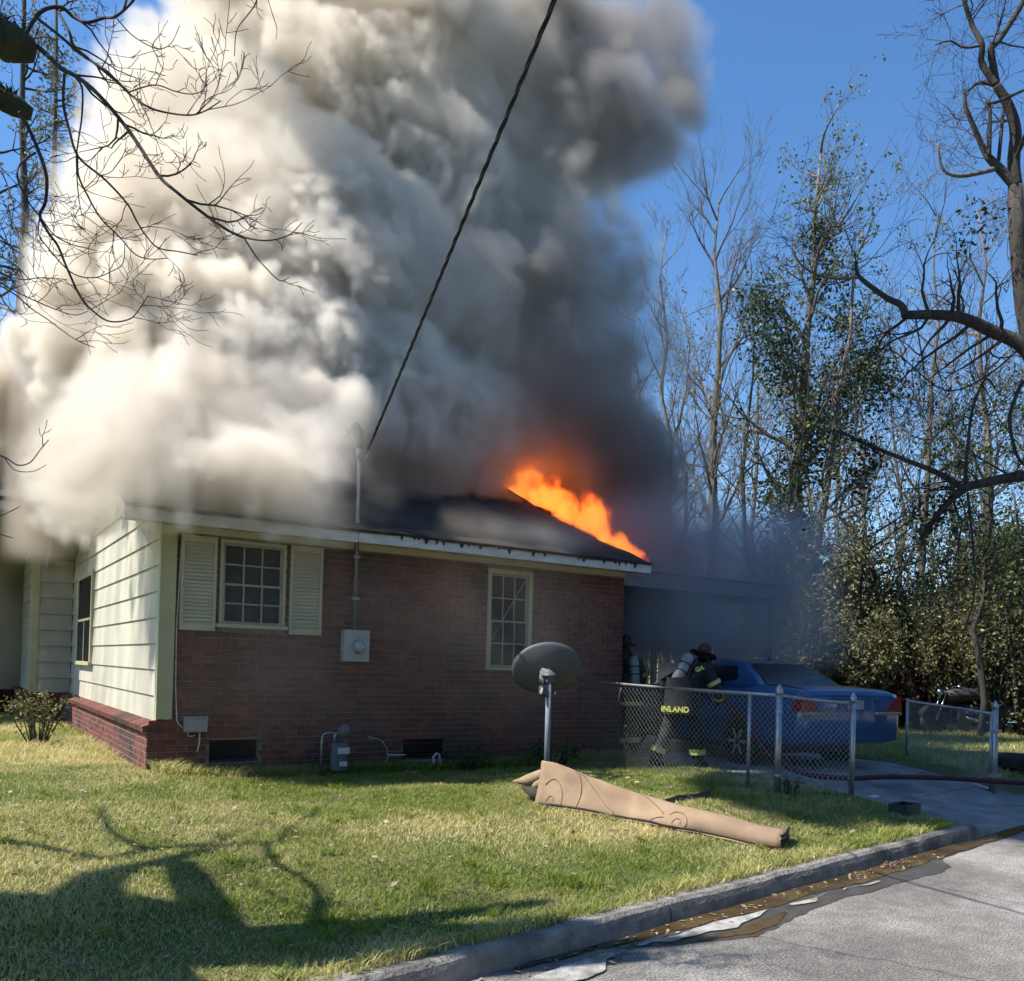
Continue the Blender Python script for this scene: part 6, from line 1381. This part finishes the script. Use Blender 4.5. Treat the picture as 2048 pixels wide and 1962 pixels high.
def axes(mn, mx, vs): return [np.arange(mn[i], mx[i], vs) for i in range(3)]
def balls(grid, L_, k=.35):
    """smooth union distance of puffs (px, py, depth, radius m)"""
    X, Y, Z = grid[0].astype(np.float32)[:, None, None], grid[1].astype(np.float32)[None, :, None], grid[2].astype(np.float32)[None, None, :]
    acc = np.zeros([len(a) for a in grid], np.float32)
    for px, py, d, r in L_:
        c = at(px, py, d); sl = []
        for i in range(3):
            lo = np.searchsorted(grid[i], c[i]-r-1.6); hi = np.searchsorted(grid[i], c[i]+r+1.6); sl.append(slice(lo, hi))
        if any(s.stop <= s.start for s in sl): continue
        dd = np.sqrt((X[sl[0]]-c.x)**2+(Y[:, sl[1]]-c.y)**2+(Z[:, :, sl[2]]-c.z)**2)-r
        acc[tuple(sl)] += np.exp(-dd/(k*.5))
    return -k*.5*np.log(acc+1e-12)

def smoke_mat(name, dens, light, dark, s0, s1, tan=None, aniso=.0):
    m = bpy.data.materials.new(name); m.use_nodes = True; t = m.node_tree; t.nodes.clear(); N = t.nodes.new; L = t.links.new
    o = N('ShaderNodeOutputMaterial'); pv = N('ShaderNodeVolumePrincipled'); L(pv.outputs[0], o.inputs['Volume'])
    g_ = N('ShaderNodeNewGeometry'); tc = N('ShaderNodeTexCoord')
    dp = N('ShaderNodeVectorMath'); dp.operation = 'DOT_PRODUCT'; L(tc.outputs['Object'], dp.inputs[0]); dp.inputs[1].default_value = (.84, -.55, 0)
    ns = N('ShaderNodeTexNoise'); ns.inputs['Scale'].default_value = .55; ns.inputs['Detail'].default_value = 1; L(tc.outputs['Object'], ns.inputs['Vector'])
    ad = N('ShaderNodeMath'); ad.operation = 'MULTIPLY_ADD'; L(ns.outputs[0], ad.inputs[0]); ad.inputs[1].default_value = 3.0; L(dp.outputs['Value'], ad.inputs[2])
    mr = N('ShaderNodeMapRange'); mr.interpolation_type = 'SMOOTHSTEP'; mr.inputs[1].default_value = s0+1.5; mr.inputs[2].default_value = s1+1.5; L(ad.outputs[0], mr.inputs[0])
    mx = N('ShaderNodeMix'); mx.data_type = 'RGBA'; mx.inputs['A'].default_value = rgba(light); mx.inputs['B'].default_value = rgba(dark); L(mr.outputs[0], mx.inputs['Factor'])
    if tan:      # brown smoke on the left, its colour also darkened for shade; whiter centre
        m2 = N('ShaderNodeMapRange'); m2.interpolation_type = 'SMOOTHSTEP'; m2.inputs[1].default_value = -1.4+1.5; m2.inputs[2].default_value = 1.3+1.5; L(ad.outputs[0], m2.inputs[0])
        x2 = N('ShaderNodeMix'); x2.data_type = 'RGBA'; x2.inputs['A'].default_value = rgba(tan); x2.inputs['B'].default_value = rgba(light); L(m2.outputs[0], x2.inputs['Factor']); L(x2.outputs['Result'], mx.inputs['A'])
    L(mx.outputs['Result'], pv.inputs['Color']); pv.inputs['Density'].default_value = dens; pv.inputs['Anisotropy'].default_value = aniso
    return m

g = np.random.default_rng(23)
# --- main plume
PUFF = [
 # along the roof edge and gable, pouring out of the eaves
 (252, 900, 9.7, .36), (262, 960, 9.3, .22), (268, 840, 10.2, .42), (290, 905, 9.9, .5), (360, 900, 10.0, .52), (430, 905, 10.2, .5), (500, 915, 10.4, .48), (570, 925, 10.6, .42), (300, 840, 10.6, .7), (400, 835, 10.8, .75), (500, 850, 11.0, .7), (600, 870, 11.2, .6), (690, 880, 11.6, .55), (780, 880, 12.2, .6), (860, 890, 13, .6),
 (290, 965, 9.3, .40), (360, 972, 9.4, .44), (440, 978, 9.55, .44), (520, 985, 9.75, .42), (600, 990, 9.95, .40), (680, 998, 10.2, .34),
 # above the fire
 (960, 880, 16.6, 1.0), (1040, 880, 17.0, 1.2), (1110, 910, 17.2, 1.2), (1180, 950, 17.0, 1.2), (1240, 1000, 16.6, 1.1), (1290, 1060, 15.6, 1.0), (1240, 900, 16.4, 1.0), (1300, 970, 16.4, .9), (1360, 1090, 15.4, 1.05), (1430, 1125, 15.2, .95), (1500, 1160, 15.0, .8), (1560, 1180, 15.0, .5),
 # unseen smoke over the street is added further down, for shade

 # lower body
 (300, 760, 11.4, .8), (380, 740, 11.6, 1.1), (520, 740, 12.0, 1.2), (660, 760, 12.6, 1.2), (800, 770, 13.4, 1.2), (920, 800, 14.2, 1.1), (1010, 830, 15.0, .9), (1080, 780, 15.2, 1.1), (1150, 820, 15.6, .9), (1210, 860, 15.6, .8),
 # middle
 (205, 640, 12.2, .65), (260, 590, 12.2, 1.2), (400, 580, 12.4, 1.4), (560, 590, 12.8, 1.5), (720, 610, 13.4, 1.5), (880, 640, 14.2, 1.5), (1010, 660, 15.0, 1.3), (1130, 680, 15.4, 1.2), (1235, 710, 15.4, 1.0),
 # left bulges
 (195, 530, 13.0, .50), (235, 440, 13.0, .55), (270, 490, 12.6, .75), (315, 350, 13.0, .65), (360, 270, 13.2, .65), (210, 600, 13.4, .4), (30, 745, 14.6, .42), (75, 740, 14.4, .34), (0, 885, 15.6, .40), (25, 930, 15.8, .30),
 # upper left shoulder, cut by the diagonal bright edge
 (390, 420, 12.8, 1.2), (420, 330, 13.0, 1.1), (390, 260, 13.2, 1.2), (520, 430, 12.8, 1.1), (610, 480, 12.8, 1.0), (410, 150, 13.6, .75), (460, 180, 13.6, .8), (450, 20, 14.0, .9), (470, 70, 14, .9), (460, -120, 14.4, 1.2),
 # bright centre column behind it
 (680, 420, 14.4, 1.3), (620, 300, 14.8, 1.1), (720, 250, 14.8, 1.3), (820, 330, 14.6, 1.3), (660, 130, 15.4, 1.2), (780, 110, 15.2, 1.3), (880, 180, 15.0, 1.1), (940, 110, 15.0, .8), (700, -20, 15.8, 1.4), (860, 10, 15.6, 1.2), (600, 30, 16, .9), (740, -180, 16, 1.8), (900, -140, 16, 1.4),
 # dark right column
 (900, 420, 15.2, 1.3), (980, 330, 15.6, 1.2), (1010, 480, 15.6, 1.2), (1110, 540, 15.8, 1.15), (1210, 590, 15.8, .95), (1090, 400, 16.0, 1.0), (1060, 220, 16.2, 1.2), (1150, 300, 16.2, 1.1), (1210, 200, 16.2, 1.2), (1290, 250, 16.2, .8), (1120, 90, 16.4, 1.3), (1250, 70, 16.4, 1.2), (1340, 150, 16.4, .85), (1350, 40, 16.6, .8), (1380, 230, 16.4, .4), (1180, -80, 16.8, 1.6), (1330, -100, 16.8, 1.2), (1000, 60, 16.8, 1.1), (520, 140, 17.5, .9), (500, 20, 18, 1.1), (540, -120, 18, 1.3),
]
VS = .053; mn = (-5.9, -1.3, 2.9); mx = (10.2, 8.4, 14.1)
gr = axes(mn, mx, VS)
def balls_world(L_):     # extra puffs given in metres
    out = []
    for x, y, z, r in L_:
        v = Vector((x, y, z))-EYE; d = v.dot(fwd); out.append((1024+F_PX*v.dot(rgt)/d, CY_PX-F_PX*v.dot(upv)/d, d, r))
    return out
SHADE_DRIFT = [(-1.6, -.6, 12.6, 1.2), (-.4, -1.0, 12.9, 1.4), (.9, -1.2, 13.0, 1.5), (2.2, -1.2, 13.2, 1.5), (3.4, -1.0, 13.4, 1.4), (-.8, -2.0, 13.4, 1.1), (.6, -2.3, 13.6, 1.2), (2.0, -2.3, 13.6, 1.2), (4.4, -.8, 13.6, 1.3), (-2.4, -1.4, 12.8, 1.0), (.6, 1.4, 13.9, 1.3), (2.0, 1.2, 14.0, 1.3), (-.7, 1.8, 13.8, 1.1), (3.3, 1.0, 14.1, 1.2)]
sd_ = balls(gr, PUFF, .5)
bill = .62*np.abs(lattice(gr, 1.35, g, mn))+.40*np.abs(lattice(gr, .66, g, mn))+.28*np.abs(lattice(gr, .34, g, mn))+.19*np.abs(lattice(gr, .19, g, mn))+.12*np.abs(lattice(gr, .11, g, mn))
def swirl(a, amp):      # drag the pattern about, so the puffs curl and streak
    q = []
    for i in range(3):
        w_ = .7*lattice(gr, 1.1, g, mn)+.3*lattice(gr, .5, g, mn); sh_ = [1, 1, 1]; sh_[i] = -1
        q.append(np.clip((np.arange(a.shape[i], dtype=np.float32).reshape(sh_)+w_*np.float32(amp/VS)).astype(np.int32), 0, a.shape[i]-1))
    return a[q[0], q[1], q[2]]
bill = swirl(bill, .42)
wisp = .5*lattice(gr, (.9, .9, 1.6), g, mn)+.3*lattice(gr, (.4, .4, .7), g, mn)+.15*lattice(gr, .2, g, mn)
sc = (gr[0][:, None, None]*.84-gr[1][None, :, None]*.55+0*gr[2][None, None, :]).astype(np.float32)      # across the view, left to right
soft = np.clip((sc-1.5)/3.5, 0, 1)
wisp = swirl(wisp, .5)
pat = np.clip(.5+1.1*lattice(gr, 2.1, g, mn)+.4*lattice(gr, .9, g, mn), 0, 1)      # crisp in places, wispy in others
f = sd_+.32-bill*(1.05-.30*soft-.25*pat)+wisp*(.16+.40*soft+.25*pat)
den = np.clip(-f/(.10+.30*soft+.36*pat), 0, 1)*(1-.50*soft)*(1-.42*pat)
den *= np.clip(.62+.9*(wisp+.1), .15, 1.0)
thin = np.clip((gr[2][None, None, :]-6.2)/2.2, 0, 1)*np.clip((1.6-sc)/1.6, 0, 1)
den *= 1-.58*thin      # the upper left shoulder is thin enough for the sun to reach the column behind it
lowf = np.clip((gr[0][:, None, None]-.9)/.9, 0, 1)*np.clip((4.9-gr[2][None, None, :])/.5, 0, 1)*np.clip((2.2-gr[1][None, :, None])/.8, 0, 1)
den *= 1-.965*lowf      # thins out over the front of the roof, the mast shows through
# nothing under the roof skin or through the walls
rz_ = np.where(gr[1] <= RIDGE_Y, EAVE_Z+SL*(gr[1]-EAVE_Y), EAVE_Z+SL*(2*RIDGE_Y-EAVE_Y-gr[1])); 
inside = (gr[0][:, None, None] > RX0)&(gr[0][:, None, None] < RX1)&(gr[1][None, :, None] > EAVE_Y)&(gr[2][None, None, :] < rz_[None, :, None])
den[inside] = 0
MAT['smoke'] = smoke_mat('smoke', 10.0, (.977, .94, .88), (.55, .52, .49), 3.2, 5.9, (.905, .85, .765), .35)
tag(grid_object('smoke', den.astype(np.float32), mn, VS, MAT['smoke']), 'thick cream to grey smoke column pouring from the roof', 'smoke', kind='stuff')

# --- unseen smoke added over the street, above the picture, to shade the driveway
VSD = .14; mnd = (-4.6, -4.4, 10.9); mxd = (7.0, 4.2, 16.2); grd = axes(mnd, mxd, VSD)
fd = balls(grd, balls_world(SHADE_DRIFT), .5)+.25-.8*(.6*np.abs(lattice(grd, 1.2, g, mnd))+.5*np.abs(lattice(grd, .5, g, mnd)))
tag(grid_object('shade_smoke', np.clip(-fd/.35, 0, 1).astype(np.float32), mnd, VSD, MAT['smoke']), 'added unseen grey smoke above the picture, shading the driveway and car', 'smoke', kind='stuff')

# --- low smoke: haze hanging over the front wall, dark smoke under the carport, wisps at the wing
VS2 = .10; mn2 = (-4.2, -1.4, .45); mx2 = (11.8, 11.0, 6.0)
gr2 = axes(mn2, mx2, VS2); X, Y, Z = gr2[0][:, None, None], gr2[1][None, :, None], gr2[2][None, None, :]
w1 = .5*lattice(gr2, (1.1, .8, .9), g, mn2)+.3*lattice(gr2, .5, g, mn2)+.2*lattice(gr2, .25, g, mn2)
w2 = np.abs(lattice(gr2, .8, g, mn2))*.6+np.abs(lattice(gr2, .38, g, mn2))*.4
def bump(v, a, b, e): return np.clip((v-a)/e, 0, 1)*np.clip((b-v)/e, 0, 1)
veil = .25*bump(X, -.2, 5.6, 1.2)*bump(Y, -1.15, -.02, .4)*bump(Z, .5, 3.2, .9)*np.clip(.6+1.2*w1, 0, 1.6)*np.clip(1.25-X*.14, .25, 1)
edge = 1.5*bump(X, 2.2, 6.8, .7)*np.clip(1-np.abs(Y-EAVE_Y-.25)/.55, 0, 1)*np.clip(1-np.abs(Z-(3.32+.42*np.clip(Y-EAVE_Y, 0, 2)))/.26, 0, 1)*np.clip(w1*2.2+.25, 0, 1)
cpt = 2.1*bump(X, 6.45, 11.3, .6)*bump(Y, -.75, 5.5, .7)*bump(Z, 1.6, 4.5, .5)*np.clip(.55+.8*w1, 0, 1.3)*np.where(Z > 3.3, .8, 1)
wg = 2.6*bump(X, -1.3, -.05, .35)*bump(Y, 5.0, 8.6, .5)*bump(Z, 3.1, 7.0, .5)*np.clip(w1*2+.6, 0, 1)+.5*bump(X, -2.6, -.7, .4)*bump(Y, 8.5, 10.9, .5)*bump(Z, 1.0, 4.0, .6)*np.clip(w1*2.2+.2, 0, 1)
low = veil+edge+cpt+wg
ins2 = ((X > -.02)&(X < HX)&(Y > .0)&(Y < HY)&(Z < 3.14))|((X > RX0)&(X < RX1)&(Y > EAVE_Y-.05)&(Z < np.where(Y <= RIDGE_Y, EAVE_Z+SL*(Y-EAVE_Y), 9))&(Z > 3.0)&(Y < RIDGE_Y))
low = np.where(ins2, 0, low)
MAT['low_smoke'] = smoke_mat('low_smoke', 1.0, (.66, .58, .48), (.50, .53, .59), 3.0, 5.0)
tag(grid_object('low_smoke', low.astype(np.float32), mn2, VS2, MAT['low_smoke']), 'thin brown haze along the front wall and blue smoke under the carport', 'smoke', kind='stuff')

# --- flames along the burnt roof edge
VS3 = .017; mn3 = (5.9, -.25, 3.0); mx3 = (7.5, 4.7, 6.2)
gr3 = axes(mn3, mx3, VS3); X, Y, Z = gr3[0][:, None, None], gr3[1][None, :, None], gr3[2][None, None, :]
rz3 = EAVE_Z+SL*(np.clip(Y, EAVE_Y, RIDGE_Y)-EAVE_Y)-.10-.25*np.clip(Y-RIDGE_Y, 0, 2)
hh = Z-rz3
hmax = .27+.40*np.clip((Y-.3)/2.2, 0, 1)+.36*lattice(gr3, (.5, .33, 3.0), g, mn3)[:, :, :1]
ramp3 = np.clip((Y-.1)/1.2, 0, 1)*np.clip((4.75-Y)/.6, 0, 1); hmax = hmax*ramp3**.8
lick = .55*lattice(gr3, (.26, .20, .55), g, mn3)+.30*lattice(gr3, (.12, .10, .26), g, mn3)+.20*lattice(gr3, (.07, .06, .13), g, mn3)+.10*lattice(gr3, (.04, .035, .07), g, mn3)
core = (1-hh/np.maximum(.05, hmax))*bump(Y, .1, 4.75, .25)*np.clip((hh+.05)/.05, 0, 1)*bump(X, 6.60-.55*np.clip((Y-3.2)/.6, 0, 1), 7.25, .22)
fl = (np.clip((core+lick*1.2-.27)*2.2, 0, 1)*np.clip(core*6, 0, 1))**1.5
m = bpy.data.materials.new('flame'); m.use_nodes = True; t_ = m.node_tree; t_.nodes.clear(); N = t_.nodes.new; L = t_.links.new
o_ = N('ShaderNodeOutputMaterial'); at_ = N('ShaderNodeAttribute'); at_.attribute_name = 'density'
em = N('ShaderNodeEmission'); rp = N('ShaderNodeValToRGB'); rp.color_ramp.elements[0].position = .0; rp.color_ramp.elements[0].color = (1, .075, .010, 1); rp.color_ramp.elements[1].position = 1.0; rp.color_ramp.elements[1].color = (1, .30, .045, 1)
e_ = rp.color_ramp.elements.new(.5); e_.color = (1, .15, .018, 1)
L(at_.outputs['Fac'], rp.inputs[0]); L(rp.outputs[0], em.inputs[0]); ml = N('ShaderNodeMath'); ml.operation = 'MULTIPLY'; ml.inputs[1].default_value = 6.5; L(at_.outputs['Fac'], ml.inputs[0]); L(ml.outputs[0], em.inputs[1])
ab = N('ShaderNodeVolumeAbsorption'); ab.inputs[0].default_value = (.35, .2, .12, 1); m2_ = N('ShaderNodeMath'); m2_.operation = 'MULTIPLY'; m2_.inputs[1].default_value = 6.0; L(at_.outputs['Fac'], m2_.inputs[0]); L(m2_.outputs[0], ab.inputs[1])
ad_ = N('ShaderNodeAddShader'); L(em.outputs[0], ad_.inputs[0]); L(ab.outputs[0], ad_.inputs[1]); L(ad_.outputs[0], o_.inputs['Volume'])
tag(grid_object('flames', fl.astype(np.float32), mn3, VS3, m), 'orange flames licking along the burnt right edge of the roof', 'fire', kind='stuff')
